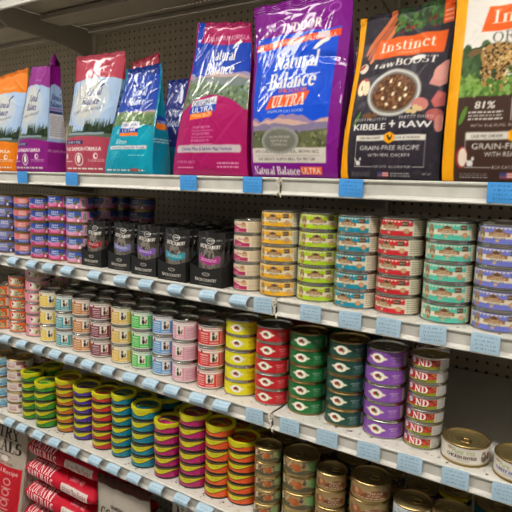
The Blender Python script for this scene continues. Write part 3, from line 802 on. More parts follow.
B4 = [(-.040,.135,.033,.0370,art_stripe((46,42,40),(90,84,76)),'dark grey','behind the narrow brown tins'),(.125,.155,.040,.0362,art_stripe((60,54,40),(110,170,84)),'dark and green','behind the narrow tan tins'),
(.285,.142,.035,.0335,art_stripe((96,40,130),(120,60,150)),'purple','behind the blue and white tins'),(.346,.150,.033,.0362,art_stripe((214,196,40),(60,56,40)),'yellow speckled','behind the tan striped tins'),
(.420,.140,.036,.0362,art_stripe((20,130,140),(24,120,130)),'plain teal','behind the grey labelled tins'),(.040,.165,.040,.0372,art_stripe((150,126,84),(90,70,50)),'brown striped','behind the wide brown tins'),(.205,.158,.038,.036,art_stripe((120,100,60),(80,60,44)),'dark tan','behind the wide tan tins')]
for x,y,r,p,a,cn,w in B4: stack(4,x,y,r,p,4,a,cn,w,0,metal=GOLD,lid=BRONZE)

flush('tins','rear_food_tins','tins filling the rows behind the front stacks on the can shelves','tins')
flush('cups','rear_food_cups','yellow rimmed cups filling the rows behind the front cup stacks','cups')
# ------------------------------------------------------------------ film bags
def creases(U, V, n, amp, width, seed, along=None):
    r = random.Random(seed); h = np.zeros(U.shape)
    for _ in range(n):
        cx,cy = r.random(),r.random(); a = r.uniform(0,math.pi) if along is None else along+r.uniform(-.5,.5)
        L = r.uniform(.06,.3); c,s_ = math.cos(a),math.sin(a)
        x = (U-cx)*c+(V-cy)*s_; y = -(U-cx)*s_+(V-cy)*c
        h += r.choice((-1,1))*amp*r.uniform(.4,1)*np.exp(-np.abs(y)/width)*np.exp(-(x/L)**2)
    return h
def sm(t): t = np.clip(t,0,1); return t*t*(3-2*t)
def bag(name, label, x0,x1,y0,dep,tx0,tx1,ty,H, front, side, m=FOIL, group=None, rise=(0,0), seed=1, bulge=.012, crn=34, amp=.0016, loc=(0,0,Z0), pinch=.35, rz=0., step=.0016, seal=.014, lean=0., cat='bag', tuft=None, topd=0., spike=0.):
    """standing gusset bag; front = canvas (rows upward), side = canvas for the gussets and back"""
    W = x1-x0; nf = max(30,int(W/step)); nv = max(40,int(H/step)); ns = 26; nb = 24
    v = np.linspace(0,1,nv+1)
    def ring():
        out = []
        out += [('f',i/nf) for i in range(nf+1)]
        out += [('r',i/ns) for i in range(1,ns)]
        out += [('b',i/nb) for i in range(nb+1)]
        out += [('l',i/ns) for i in range(1,ns)]
        return out
    R_ = ring(); n = len(R_)
    kind = np.array([q[0] for q in R_]); t = np.array([q[1] for q in R_])
    Vv = v[:,None]*np.ones(n)[None,:]; T = t[None,:]*np.ones(nv+1)[:,None]
    hd = topd/2+(dep-topd)/2*(1-sm(Vv*1.0)**1.1)*(1-.06*np.cos(Vv*6)) + .0016
    hd *= np.where(Vv<.05,.88+.12*np.sqrt(np.clip(Vv/.05,0,1)),1)
    XL = x0+(tx0-x0)*Vv; XR = x1+(tx1-x1)*Vv
    belly = np.sin(np.pi*np.clip(Vv,0,1))**.7
    YC = y0+dep/2+(ty-y0-dep/2)*Vv**1.2
    X = np.zeros_like(T); Y = np.zeros_like(T)
    f = kind=='f'; b = kind=='b'; rr = kind=='r'; ll = kind=='l'
    X[:,f] = (XL+(XR-XL)*T)[:,f]; u = T[:,f]
    edge = np.abs(2*u-1)
    Y[:,f] = (YC-hd)[:,f] - bulge*belly[:,f]*(1-edge**2.2) + .010*(edge**9)*np.sqrt(hd[:,f]/(dep/2))
    X[:,b] = (XR-(XR-XL)*T)[:,b]; e2 = np.abs(2*T[:,b]-1)
    Y[:,b] = (YC+hd)[:,b] + bulge*.6*belly[:,b]*(1-e2**2.2) - .010*(e2**9)*np.sqrt(hd[:,b]/(dep/2))
    k = np.sqrt(hd/(dep/2))*.010
    for q,XS,sg in ((rr,XR,-1),(ll,XL,1)):
        tt = T[:,q]; tri = 1-np.abs(2*tt-1)
        X[:,q] = XS[:,q]+sg*tri*(pinch*hd[:,q]*sm((Vv[:,q]-.12)*1.6)) - sg*.004*np.sin(np.pi*tt)*(1-Vv[:,q])
        yy = -1+2*tt if sg == -1 else 1-2*tt
        Y[:,q] = YC[:,q]+yy*(hd[:,q]-k[:,q]*.0)+ -yy*k[:,q]*(np.abs(yy)**8)
    Z = Vv*H
    un = np.where(f[None,:],T,np.where(b[None,:],1-T,np.where(rr[None,:],1.,0.)))
    Z = Z + (rise[0]*(1-un)+rise[1]*un)*Vv**3
    if spike: Z = Z + np.where(rr[None,:],(1-np.abs(2*T-1))*spike,np.where(un>.9,(un-.9)*.3*spike*0,0))*Vv**5
    uu = np.where(f[None,:],T,np.where(rr[None,:],1.+T*.4,np.where(b[None,:],1.5+T,2.6+T*.4)))
    h = creases(uu%1.0 + 0*Vv, Vv, crn, amp, .018, seed)+creases(uu%1.0, Vv, int(crn*.7), amp*.55, .006, seed+5)+creases(uu%1.0,Vv,9,amp*.9,.02,seed+9,along=1.0)
    h *= np.clip(np.minimum(Vv,1-Vv)*14,.1,1)
    Y += np.where(f|b,h,0)*np.where(b,-1,1); X += np.where(rr,h,0)-np.where(ll,h,0)
    Z += .0012*np.sin(uu*23+seed)*Vv
    P_ = np.stack([X,Y+lean*Vv,Z+.0008],-1).reshape(-1,3)
    fc = front; fh,fw,_ = fc.shape; sc = side; sh_,sw,_ = sc.shape
    Cc = np.zeros((nv+1,n,3))
    def samp(c,uq,vq):
        hh,ww,_ = c.shape; xx = np.clip(uq*ww-.5,0,ww-1.001); yy = np.clip(vq*hh-.5,0,hh-1.001)
        i = xx.astype(int); j = yy.astype(int); a = (xx-i)[...,None]; bb = (yy-j)[...,None]
        return (c[j,i]*(1-a)+c[j,i+1]*a)*(1-bb)+(c[j+1,i]*(1-a)+c[j+1,i+1]*a)*bb
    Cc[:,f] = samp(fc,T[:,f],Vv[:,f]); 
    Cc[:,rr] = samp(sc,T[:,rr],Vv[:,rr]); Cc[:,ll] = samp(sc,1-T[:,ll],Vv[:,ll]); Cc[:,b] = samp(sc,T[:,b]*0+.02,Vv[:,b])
    i = np.arange(nv)[:,None]*n; j = np.arange(n)[None,:]; j2 = (np.arange(n)+1)%n
    F = np.stack([i+j,i+j2[None,:],i+n+j2[None,:],i+n+j],-1).reshape(-1,4)
    # close bottom with a strip between front and back
    bi = np.where(b)[0]; fi = np.where(f)[0]; q = []
    for a in range(nb):
        fa = fi[int(round((1-a/nb)*nf))]; fb = fi[int(round((1-(a+1)/nb)*nf))]; q.append((bi[a],bi[a+1],fb,fa))
    F = np.concatenate([F,np.array(q)])
    if topd > 0:
        o_ = nv*n; q = []
        for a in range(nb):
            fa = fi[int(round((1-a/nb)*nf))]; fb = fi[int(round((1-(a+1)/nb)*nf))]; q.append((o_+fa,o_+fb,o_+bi[a+1],o_+bi[a]))
        rI = np.where(rr)[0]; lI = np.where(ll)[0]
        for I_ in (rI,lI):
            for a in range(len(I_)//2-1): q.append((o_+I_[a],o_+I_[a+1],o_+I_[-2-a],o_+I_[-1-a]))
        F = np.concatenate([F,np.array(q)])
    me = mesh(name, P_, F, m, True, Cc.reshape(-1,3))
    root = thing(name, uniq(label), cat, loc, rz, group)
    link('bag_body', me, root)
    # crimped seal strip on top
    if seal > 0:
        top = np.stack([X,Y+lean,Z],-1)[-1][f]; ns_ = 14; SV = []; SC = []
        for side_ in (0,1):
            for a in range(ns_+1):
                for g in range(nf+1):
                    p = top[g]; SV.append((p[0],ty+lean+(.0009*math.sin(a*2.2))-(.0009 if side_==0 else -.0009)+.0012*math.sin(g*.35+seed),p[2]-.003+seal*a/ns_)); SC.append(fc[-1,min(fw-1,int(g/nf*fw))]*(.96))
        SF = []
        for side_ in (0,1):
            o = side_*(ns_+1)*(nf+1)
            for a in range(ns_):
                for g in range(nf):
                    t4 = (o+a*(nf+1)+g,o+a*(nf+1)+g+1,o+(a+1)*(nf+1)+g+1,o+(a+1)*(nf+1)+g); SF.append(t4 if side_==0 else t4[::-1])
        link('top_seal', mesh('top_seal', SV, np.array(SF), m, True, np.array(SC)), root)
    return root
def bagcv(W,H,bg,step=.0015): return Cv(int(W/step), int(H/step), bg, 1., 1., W/H)
def solid(col, fn=None, w=30, h=160):
    c = Cv(w,h,col,1,1,.22); 
    if fn: fn(c)
    return c.out()

# 1 - orange bag, left edge
def limited(W,H,acc,acc2,word,trees=1):
    c = bagcv(W,H,(150,176,212))
    c.curve(lambda x:.30, lambda x:.83, (160,184,214)); c.ell(.46,.62,.40,.22,(178,190,202)); c.ell(.42,.64,.28,.17,(192,194,190))
    c.curve(lambda x:.3,lambda x:.345+.03*x,(44,58,36)); forest(c,.33,.05,(60,76,40),trees,0,.5,60); c.curve(lambda x:.3,lambda x:.39+.03*math.sin(x*14),(36,50,32),.5,1.); forest(c,.36,.115,(38,54,34),trees+3,.48,1.,90)
    c.speck(.0,.31,.2,.40,[(128,128,66),(100,104,50),(80,90,44)],60,.03)
    c.rect(0,.30,1,.335,(84,100,84)); c.rect(.1,.325,.9,.345,(130,150,160))
    c.curve(lambda x:0, lambda x:.295+.02*math.sin(x*3.1), acc)
    c.curve(lambda x:.83+.03*math.sin(x*3.1)-.03, lambda x:1.01, acc2)
    nb_logo(c,.52,.66,.36,.15,(56,60,110)); c.text('LIMITED INGREDIENT',.5,.54,.025,(80,84,120),.62,slope=.12)
    c.rect(.06,.245,.5,.278,(34,36,92)); c.text('GRAIN FREE',.28,.262,.02,WHITE,.34)
    c.text(word,.46,.205,.032,WHITE,.84,bold=1)
    c.ell(.42,.115,.10,.055,WHITE); c.ell(.42,.115,.085,.045,acc); c.ell(.42,.12,.04,.035,WHITE); c.ell(.78,.145,.05,.025,WHITE); c.ell(.79,.145,.03,.015,acc); c.ell(.1,.14,.04,.025,WHITE)
    c.lines(.62,.095,.95,.125,2,WHITE,.3); c.lines(.05,.09,.25,.11,1,WHITE,.3); c.lines(.1,.025,.92,.05,1,WHITE,.5)
    c.text('GREEN PEA',.6,.87,.02,tuple(np.array(acc2)*.6+100),.3)
    return c.out()
def lim_side(acc,acc2):
    def f(c):
        c.rect(0,.29,1,.80,(150,180,216)); c.rect(0,.80,1,1,acc2)
        c.rect(.15,.32,.95,.58,(216,216,214)); c.rect(.15,.555,.95,.58,(44,46,96)); c.lines(.2,.34,.9,.54,12,(110,110,130),.45)
        nb_logo(c,.55,.67,.7,.11,(56,60,110)); c.rect(.05,.592,1,.602,(150,50,140)); c.text('VENISON FORMULA',.5,.2,.02,WHITE,.8)
        c.rect(0,0,1,.29,acc) if False else None
    return solid(acc,f)
ORA,PUR,ROS = (226,124,24),(134,28,124),(172,66,86)
bag('pet_food_bag','orange and pale blue bag at the left end of the top shelf',-1.085,-.926,.018,.075,-1.10,-.905,.060,.276,
    limited(.165,.28,ORA,(232,130,44),'CHICKEN FORMULA',2),lim_side(ORA,(232,130,44)),MATTEFILM,'bags on the top shelf',rise=(-.008,.012),seed=3,loc=(0,0,Z0))
bag('pet_food_bag','purple bag with a venison label and a pinched peak, second from left on top shelf',-.916,-.768,.012,.080,-.872,-.788,.066,.288,
    limited(.15,.27,PUR,(140,48,132),'PEA & VENISON FORMULA',11),lim_side(PUR,(120,14,112)),MATTEFILM,'bags on the top shelf',rise=(.006,.002),seed=8,pinch=.15,topd=.040,spike=.042,seal=0)
bag('pet_food_bag','rose pink and pale blue bag under clear film, third from left on top shelf',-.701,-.534,.020,.085,-.704,-.515,.072,.300,
    limited(.17,.30,ROS,(176,64,82),'PEA & SALMON FORMULA',21),lim_side(ROS,(176,60,74)),FOIL,'bags on the top shelf',rise=(.0,-.002),seed=13,crn=36,amp=.0016)
# 4 - turquoise
TQ=(8,150,176)
def turq():
    W,H=.18,.26; c = bagcv(W,H,TQ)
    c.rect(.04,.5,.97,1,(24,64,160)); c.rect(.04,.95,.97,1,(18,50,130))
    mountain(c,.58,.05,.5,[(150,136,176),(176,150,160),(120,130,90)],4,.04,.97); c.curve(lambda x:.43,lambda x:.585+.02*math.sin(x*5),(96,126,80),.04,.97)
    c.speck(.06,.45,.95,.56,[(70,104,60),(130,150,90),(60,90,84)],60,.02)
    c.curve(lambda x:0,lambda x:.45+.03*math.sin(x*3.1),TQ)
    nb_logo(c,.52,.75,.42,.17,(210,216,232))
    c.rect(.34,.44,.74,.50,(216,216,222)); c.text('ORIGINAL',.54,.47,.028,(30,50,120),.36); c.rect(.34,.395,.74,.44,(30,60,150)); c.text('ULTRA',.54,.418,.03,WHITE,.3); c.rect(.34,.365,.74,.393,(232,120,30))
    c.text('Kitten',.40,.31,.05,WHITE,.24,'sans',.2); c.rect(.16,.235,.92,.27,(216,212,206)); c.text('Chicken Meal & Salmon Meal Formula',.54,.252,.02,(30,70,130),.7)
    c.lines(.2,.15,.4,.22,4,(120,200,214),.3); c.lines(.58,.17,.9,.19,1,(130,206,216),.4); c.lines(.1,.02,.9,.045,1,(220,230,236),.6); c.rect(.62,.02,.78,.05,(180,90,80))
    return c.out()
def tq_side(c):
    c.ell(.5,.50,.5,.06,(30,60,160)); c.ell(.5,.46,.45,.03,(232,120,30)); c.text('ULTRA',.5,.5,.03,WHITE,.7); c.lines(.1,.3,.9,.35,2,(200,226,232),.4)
bag('pet_food_bag','turquoise bag with a blue sky panel and orange badge, glossy, on the top shelf',-.526,-.360,.002,.080,-.494,-.374,.056,.246,
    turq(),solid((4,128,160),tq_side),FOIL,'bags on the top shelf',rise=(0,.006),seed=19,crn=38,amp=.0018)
# 5 - magenta
MG=(168,20,96)
def mag():
    W,H=.22,.34; c = bagcv(W,H,MG)
    c.rect(.03,.5,1,1,(20,62,170)); mountain(c,.645,.08,.5,[(150,140,180),(190,160,150),(120,130,130)],7,.03,1)
    c.curve(lambda x:.44,lambda x:.615+.02*math.sin(x*6),(104,124,92),.03,1); c.speck(.05,.48,1,.61,[(66,92,62),(140,156,124),(116,140,146),(74,92,84)],110,.018)
    c.curve(lambda x:.0,lambda x:.40+.14*math.sin(max(0,min(1,(x-.03)/.97))*math.pi)**.6,MG)
    c.rect(.0,.0,.03,1,(180,24,110)); c.poly([(.16,1),(.13,.90),(.55,.875),(1,.90),(1,1)],(160,18,86)); c.text('ULTRA PREMIUM FORMULA',.58,.925,.032,(220,190,200),.78,slope=.04)
    nb_logo(c,.56,.765,.46,.175,WHITE)
    c.poly([(.22,.50),(.60,.53),(.60,.48),(.22,.45)],(214,216,220)); c.text('ORIGINAL',.41,.49,.034,(30,50,110),.34,slope=.1)
    c.poly([(.20,.46),(.60,.48),(.60,.43),(.20,.41)],(24,66,170)); c.text('ULTRA',.40,.445,.036,WHITE,.32,slope=.07,bold=1); c.poly([(.22,.415),(.56,.432),(.56,.395),(.22,.375)],(232,120,30)); c.text('Whole Body',.39,.405,.02,(240,220,190),.28)
    for k,t_ in enumerate(('HEALTHY DIGESTION','ANTIOXIDANT NUTRIENTS','BRAIN HEALTH')):
        c.text(t_,.42,.325-.045*k,.016,(236,190,210),.26); c.rect(.28,.30-.045*k,.6,.303-.045*k,(236,190,210))
    c.rect(.08,.155,.93,.205,(196,180,184)); c.ell(.08,.18,.02,.025,(196,180,184)); c.ell(.93,.18,.02,.025,(196,180,184)); c.text('Chicken Meal & Salmon Meal Formula',.5,.18,.022,(34,44,110),.7)
    c.text('KITTENS TO ADULTS',.22,.09,.018,(226,180,200),.28); c.lines(.1,.045,.34,.06,1,(220,160,190),.5); c.lines(.66,.05,.92,.1,2,(220,160,190),.35)
    return c.out()
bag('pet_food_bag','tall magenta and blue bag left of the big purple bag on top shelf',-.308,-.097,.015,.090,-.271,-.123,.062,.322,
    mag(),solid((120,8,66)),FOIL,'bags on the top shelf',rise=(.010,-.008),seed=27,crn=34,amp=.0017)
# 6 - large purple
PU=(122,16,132)
def pur():
    W,H=.235,.36; c = bagcv(W,H,PU,.0014)
    c.rect(.045,.17,.90,.80,(14,76,206)); mountain(c,.285,.13,.2,[(150,128,160),(200,164,150),(126,114,146)],12,.045,.90)
    c.curve(lambda x:.17,lambda x:.265+.012*math.sin(x*9),(96,100,66),.045,.90); c.speck(.05,.18,.89,.26,[(70,80,50),(130,130,90),(90,96,70)],110,.02)
    c.rect(.045,.80,.92,.845,(14,76,206)); c.poly([(.045,.765),(.92,.795),(.92,.835),(.045,.805)],(232,74,30)); c.text('CHICKEN & SALMON MEAL FORMULA',.48,.80,.024,(240,224,210),.8,slope=.022)
    c.text('INDOOR',.53,.885,.048,WHITE,.40,'serif',.1,.02,pen=(.1,.04))
    c.ell(.84,.955,.06,.028,(170,80,180)); c.ell(.84,.955,.048,.02,PU)
    nb_logo(c,.50,.625,.50,.21,WHITE,.02)
    c.text('INDOOR',.52,.505,.022,(232,100,40),.30,bold=1)
    c.poly([(.22,.40),(.64,.42),(.70,.495),(.28,.475)],(232,84,30)); c.text('ULTRA',.47,.445,.062,WHITE,.36,'serif',.25,.05,pen=(.12,.05)); c.text('ULTRA',.47,.445,.05,(226,70,30),.34,'serif',.25,.05,pen=(.03,.02))
    c.text('PREMIUM CAT FOOD',.45,.385,.014,WHITE,.4)
    c.rect(.045,.085,.90,.172,(206,198,186)); c.text('WITH CHICKEN, CHICKEN MEAL, BROWN RICE,',.46,.150,.016,(60,56,56),.74); c.rect(.1,.126,.84,.129,(120,116,112)); c.text('OAT GROATS, SALMON MEAL, PEA PROTEIN',.46,.107,.016,(60,56,56),.66)
    for k in range(40):
        a = k/40*6.283; c.ell(.40+.205*math.cos(a),.215+.076*math.sin(a),.012,.007,(150,150,144))
    c.ell(.40,.215,.20,.073,(136,136,128)); c.ell(.40,.215,.18,.062,(112,112,100)); c.text('GUARANTEED',.40,.235,.014,(190,190,180),.24); c.text('NATURAL',.40,.212,.014,(190,190,180),.2); c.text('FORMULA',.40,.19,.014,(190,190,180),.18)
    c.text('Natural Balance',.34,.038,.044,WHITE,.56,'serif',.08,pen=(.1,.04)); c.rect(.63,.018,.86,.062,(232,100,50)); c.text('ULTRA',.745,.04,.034,WHITE,.2)
    return c.out()
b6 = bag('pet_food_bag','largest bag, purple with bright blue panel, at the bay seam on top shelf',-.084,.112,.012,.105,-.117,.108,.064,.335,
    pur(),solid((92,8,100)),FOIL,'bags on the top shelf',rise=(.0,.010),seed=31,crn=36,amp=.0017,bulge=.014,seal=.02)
# small price sticker on the purple bag
o = link('price_sticker', MB().box(.062,.086,.0165,.0172,.262,.273).mesh('price_sticker', mat('sticker_paper',(226,208,214),.6)), b6)
# 7 - charcoal grain-free bag
YL=(240,164,14); CH=(46,41,50)
def brandplate(c,cx,cy,w,h,word='Instinct',sl=.10):
    c.poly([(cx-w/2,cy-h/2-sl*.0),(cx+w/2,cy-h/2+sl*w*.0),(cx+w/2+.02,cy+h/2),(cx-w/2+.045,cy+h/2)],(226,92,22))
    c.text(word,cx,cy+h*.08,h*.50,(244,226,206),w*.80,'serif',.05,pen=(.065,.025)); c.text('THE RAW BRAND',cx,cy-h*.33,h*.10,(240,190,160),w*.34); 
def strip(c,y):
    c.rect(.17,y-.017,.87,y+.017,(214,208,196)); c.text('CAGE-FREE CHICKEN',.32,y,.014,(50,46,44),.22); c.text('IS THE 1ST INGREDIENT',.70,y,.014,(50,46,44),.24)
    c.poly([(.52+.062*math.cos(math.radians(a)),y+.035*math.sin(math.radians(a))) for a in range(30,390,60)],YL)
    c.poly([(.49,y+.012),(.505,y-.006),(.515,y-.016),(.53,y-.016),(.545,y),(.55,y+.02),(.538,y+.016),(.535,y+.004),(.52,y+.002),(.505,y+.02)],(40,36,30))
def lowblock(c,by='WITH REAL CHICKEN',s=1.):
    for q in ((.17,.075,.174,.235),(.868,.075,.872,.235),(.17,.075,.36,.078),(.76,.075,.872,.078)): c.rect(q[0],q[1]*s,q[2],q[3]*s,(200,196,190))
    c.text('GRAIN-FREE RECIPE',.52,.190*s,.026,(226,222,214),.60); c.text(by,.52,.147*s,.020,(226,222,214),.42); c.text('FOR CATS - ALL LIFE STAGES',.56,.077*s,.013,(226,222,214),.38)
    c.ell(.21,.098*s,.022,.014,(220,216,210)); c.ell(.23,.122*s,.010,.009,(220,216,210)); c.rect(.195,.078*s,.2,.1*s,(220,216,210)); c.rect(.225,.078*s,.23,.1*s,(220,216,210)); c.poly([(.19,.1*s),(.165,.13*s),(.17,.132*s),(.2,.108*s)],(220,216,210))
    y = .018*s; c.rect(.42,y,.47,y+.027,(60,74,130)); [c.rect(.47,y+.0054*k,.53,y+.0054*(k+1),(200,70,70) if k%2==0 else (220,216,210)) for k in range(5)]; c.rect(.42,y,.47,y+.013,(200,90,90),.5)
    c.lines(.14,y,.34,y+.026,3,(150,146,150),.35); c.lines(.55,y,.74,y+.026,2,(180,176,176),.4); c.text('NET WT',.90,y+.018,.012,(220,216,210),.08)
def inst7():
    W,H=.20,.30; c = bagcv(W,H,CH,.0013)
    c.speck(.08,0,1,1,[(54,49,58),(38,34,42),(50,45,54)],260,.03)
    c.rect(0,0,.075,1,YL); c.poly([(.075,0),(.10,.0),(.075,.2)],YL)
    for k,(x,y) in enumerate([(.12,.83),(.15,.80),(.18,.77)]): c.poly([(x,y-.05),(x+.02,y-.06),(x+.30,y+.17),(x+.26,y+.185),(x+.03,y+.0)],[(196,104,60),(176,84,44),(206,120,70)][k])
    c.speck(.42,.90,.92,1,[(52,84,40),(74,110,50),(40,62,34)],150,.022); c.speck(.45,.87,.86,.95,[(130,30,34),(110,24,30)],16,.014)
    c.rect(.90,.90,1,1,(222,84,24)); c.lines(.91,.91,.99,.98,3,(240,200,180),.3)
    brandplate(c,.575,.80,.72,.12); 
    c.text('raw',.36,.70,.036,(226,220,210),.22,'serif',.2,pen=(.085,.03)); c.text('BOOST',.68,.705,.036,(226,220,210),.42,'serif',.15,pen=(.085,.03)); c.ell(.70,.72,.07,.013,(230,226,220))
    c.ell(.50,.52,.275,.145,(150,148,142)); c.ell(.50,.52,.262,.137,(196,194,188)); c.ell(.50,.52,.245,.126,(120,116,110)); c.ell(.50,.52,.225,.113,(92,58,32))
    for _ in range(260):
        a,q = random.uniform(0,6.28),math.sqrt(random.random()); c.ell(.50+.205*q*math.cos(a),.52+.10*q*math.sin(a),.013,.008,random.choice([(120,78,44),(86,50,28),(140,92,54),(70,42,24)]),random.uniform(0,3))
    for x,y in ((.38,.55),(.46,.59),(.55,.57),(.62,.54),(.40,.49),(.50,.51),(.58,.48),(.45,.45),(.54,.43),(.63,.50)): c.ell(x,y,.02,.009,(228,210,170),random.uniform(0,3))
    c.ell(.13,.69,.05,.03,(220,206,190)); c.ell(.11,.70,.035,.01,(160,50,40),.5); c.ell(.16,.57,.075,.055,(160,40,34)); c.ell(.145,.565,.045,.05,(230,216,180)); c.ell(.20,.56,.035,.045,(226,208,170)); c.ell(.145,.565,.006,.016,(90,50,30))
    c.poly([(.84,.56),(.90,.66),(.97,.69),(1,.69),(1,.56),(.94,.54)],(206,140,130)); c.ell(.93,.62,.06,.045,(216,152,140)); c.poly([(.88,.46),(.93,.52),(1,.50),(1,.43),(.92,.42)],(186,96,92)); c.ell(.78,.44,.08,.04,(196,120,110)); c.ell(.92,.38,.075,.035,(176,92,88)); c.ell(.97,.33,.04,.05,(200,130,120))
    c.ell(.15,.37,.016,.05,(76,120,50),-.5); [c.ell(x,y,.03,.014,(106,74,44)) for x,y in ((.24,.385),(.29,.375),(.34,.39),(.28,.395))]; [c.ell(x,y,.03,.014,(206,180,130)) for x,y in ((.68,.405),(.73,.40),(.78,.415),(.74,.425))]
    c.text('HIGH-PROTEIN',.30,.362,.018,(200,196,196),.34); c.text('KIBBLE',.30,.318,.036,(234,230,226),.34,bold=1); c.rect(.505,.328,.565,.338,(234,230,226)); c.rect(.527,.312,.543,.354,(234,230,226)); c.text('FREEZE-DRIED',.76,.370,.016,(200,196,196),.32); c.text('RAW',.76,.326,.038,(234,230,226),.30,bold=1)
    strip(c,.250); lowblock(c)
    return c.out()
def side7(c): c.rect(0,.20,1,.235,YL); c.rect(0,0,.3,1,(24,22,24)); c.lines(.4,.3,.95,.9,30,(90,86,84),.3)
bag('pet_food_bag','charcoal kibble and raw bag with a food bowl picture on the top shelf',.118,.302,.014,.095,.124,.298,.068,.294,
    inst7(),solid((34,31,36),side7),MATTEFILM,'bags on the top shelf',rise=(-.003,.012),seed=41,crn=26,amp=.0012,seal=.012,bulge=.010)
BRW=(66,46,38)
def inst8():
    W,H=.24,.32; c = bagcv(W,H,(222,216,208),.0013)
    c.rect(0,0,1,.40,BRW); c.curve(lambda x:.385,lambda x:.50+.03*math.sin(x*9)+.01*math.sin(x*40),(84,120,50))
    c.curve(lambda x:.50,lambda x:.56+.05*abs(math.sin(x*5+.6)),(62,84,46)); c.speck(.1,.39,1,.52,[(70,110,40),(110,150,60),(60,90,40),(130,160,80)],240,.018); c.speck(.1,.48,.4,.62,[(50,76,40),(70,96,56)],60,.026)
    # spotted cat walking through grass
    fur=(164,124,68); 
    c.poly([(.13,.585),(.17,.605),(.25,.60),(.31,.615),(.30,.59),(.22,.58),(.15,.565)],(110,84,52))
    c.ell(.36,.565,.13,.062,fur,-.1); c.poly([(.24,.57),(.26,.43),(.31,.43),(.32,.53)],fur); c.poly([(.35,.53),(.35,.40),(.40,.40),(.42,.54)],fur); c.poly([(.45,.54),(.47,.42),(.51,.42),(.52,.55)],fur)
    c.ell(.50,.555,.085,.052,(190,150,90)); c.poly([(.43,.585),(.435,.63),(.48,.60)],fur); c.poly([(.52,.60),(.56,.63),(.57,.585)],fur)
    c.speck(.24,.43,.55,.62,[(44,30,20),(64,44,26),(206,180,120)],230,.0085); c.ell(.50,.535,.028,.018,(216,190,150)); c.ell(.475,.565,.010,.007,(40,60,30)); c.ell(.525,.565,.010,.007,(40,60,30)); c.ell(.50,.545,.01,.006,(150,90,80))
    c.speck(.1,.39,1,.45,[(70,110,40),(110,150,60),(130,160,80)],120,.016)
    c.rect(0,0,.095,1,YL)
    brandplate(c,.585,.738,.74,.115); c.text('ORIGINAL',.58,.652,.045,(66,72,54),.56,'serif',0,pen=(.055,.022))
    c.text('81%',.29,.345,.032,(230,226,216),.14,shear=.15,bold=1); c.text('19%',.64,.345,.032,(230,226,216),.14,shear=.15,bold=1); c.rect(.475,.27,.48,.37,(220,216,206))
    c.lines(.18,.275,.42,.322,3,(206,200,190),.4); c.lines(.54,.275,.8,.322,3,(206,200,190),.4); c.text('WITH THE PURE, REAL NUTRITION OF RAW',.53,.252,.011,(220,214,206),.66)
    strip(c,.205) ; c.ell(.15,.11,.045,.05,(150,40,36)); c.ell(.155,.11,.032,.042,(226,210,190)); c.ell(.14,.30,.018,.045,(90,130,50),-.4)
    lowblock(c,s=.84)
    return c.out()
bag('pet_food_bag','white and brown bag with a walking spotted cat, right end of top shelf',.310,.530,.006,.09,.303,.520,.050,.352,
    inst8(),solid((60,42,34)),MATTEFILM,'bags on the top shelf',rise=(.0,.0),seed=47,crn=22,amp=.0012,bulge=.010)
# second row of bags
bag('pet_food_bag','dusky red bag standing behind the rose and turquoise bags',-.68,-.53,.175,.08,-.663,-.555,.235,.322,
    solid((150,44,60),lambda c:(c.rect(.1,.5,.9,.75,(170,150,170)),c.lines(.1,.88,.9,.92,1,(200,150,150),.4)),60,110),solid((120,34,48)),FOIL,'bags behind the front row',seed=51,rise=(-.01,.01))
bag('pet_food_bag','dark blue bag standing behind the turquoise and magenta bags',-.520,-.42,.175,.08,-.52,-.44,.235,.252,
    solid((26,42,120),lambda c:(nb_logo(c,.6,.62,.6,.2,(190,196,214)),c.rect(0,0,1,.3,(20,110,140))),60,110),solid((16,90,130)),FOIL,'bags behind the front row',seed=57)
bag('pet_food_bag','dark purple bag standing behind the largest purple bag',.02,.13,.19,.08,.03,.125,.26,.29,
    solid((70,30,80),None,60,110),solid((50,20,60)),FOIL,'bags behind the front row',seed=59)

# ------------------------------------------------------------------ pouches in display cartons
def pouch_art(acc):
    c = Cv(60,84,(26,24,24),1,1,.7)
    c.curve(lambda x:.25,lambda x:.62+.08*abs(math.sin(x*7)),(58,54,50)); c.curve(lambda x:.3,lambda x:.52+.06*abs(math.sin(x*9+1)),(96,90,82),.1,.9)
    c.poly([(.25,.3),(.3,.62),(.38,.72),(.5,.66),(.62,.72),(.7,.6),(.76,.3)],(120,112,102)); c.ell(.42,.5,.08,.09,(60,54,50)); c.ell(.6,.48,.07,.1,(80,74,68)); c.speck(.2,.3,.8,.62,[(44,40,38),(150,144,132)],60,.02)
    c.ell(.5,.84,.15,.06,(196,190,180)); c.ell(.5,.84,.13,.045,(30,28,28)); c.text('MERRICK',.5,.84,.03,(220,214,204),.22)
    c.text('BACKCOUNTRY',.5,.73,.075,(222,216,206),.74,bold=1)
    c.poly([(.12,.44),(.12,.56),(.5,.50),(.88,.56),(.88,.44),(.5,.38)],acc); c.lines(.22,.45,.78,.51,2,(230,226,224),.4)
    return c.out()
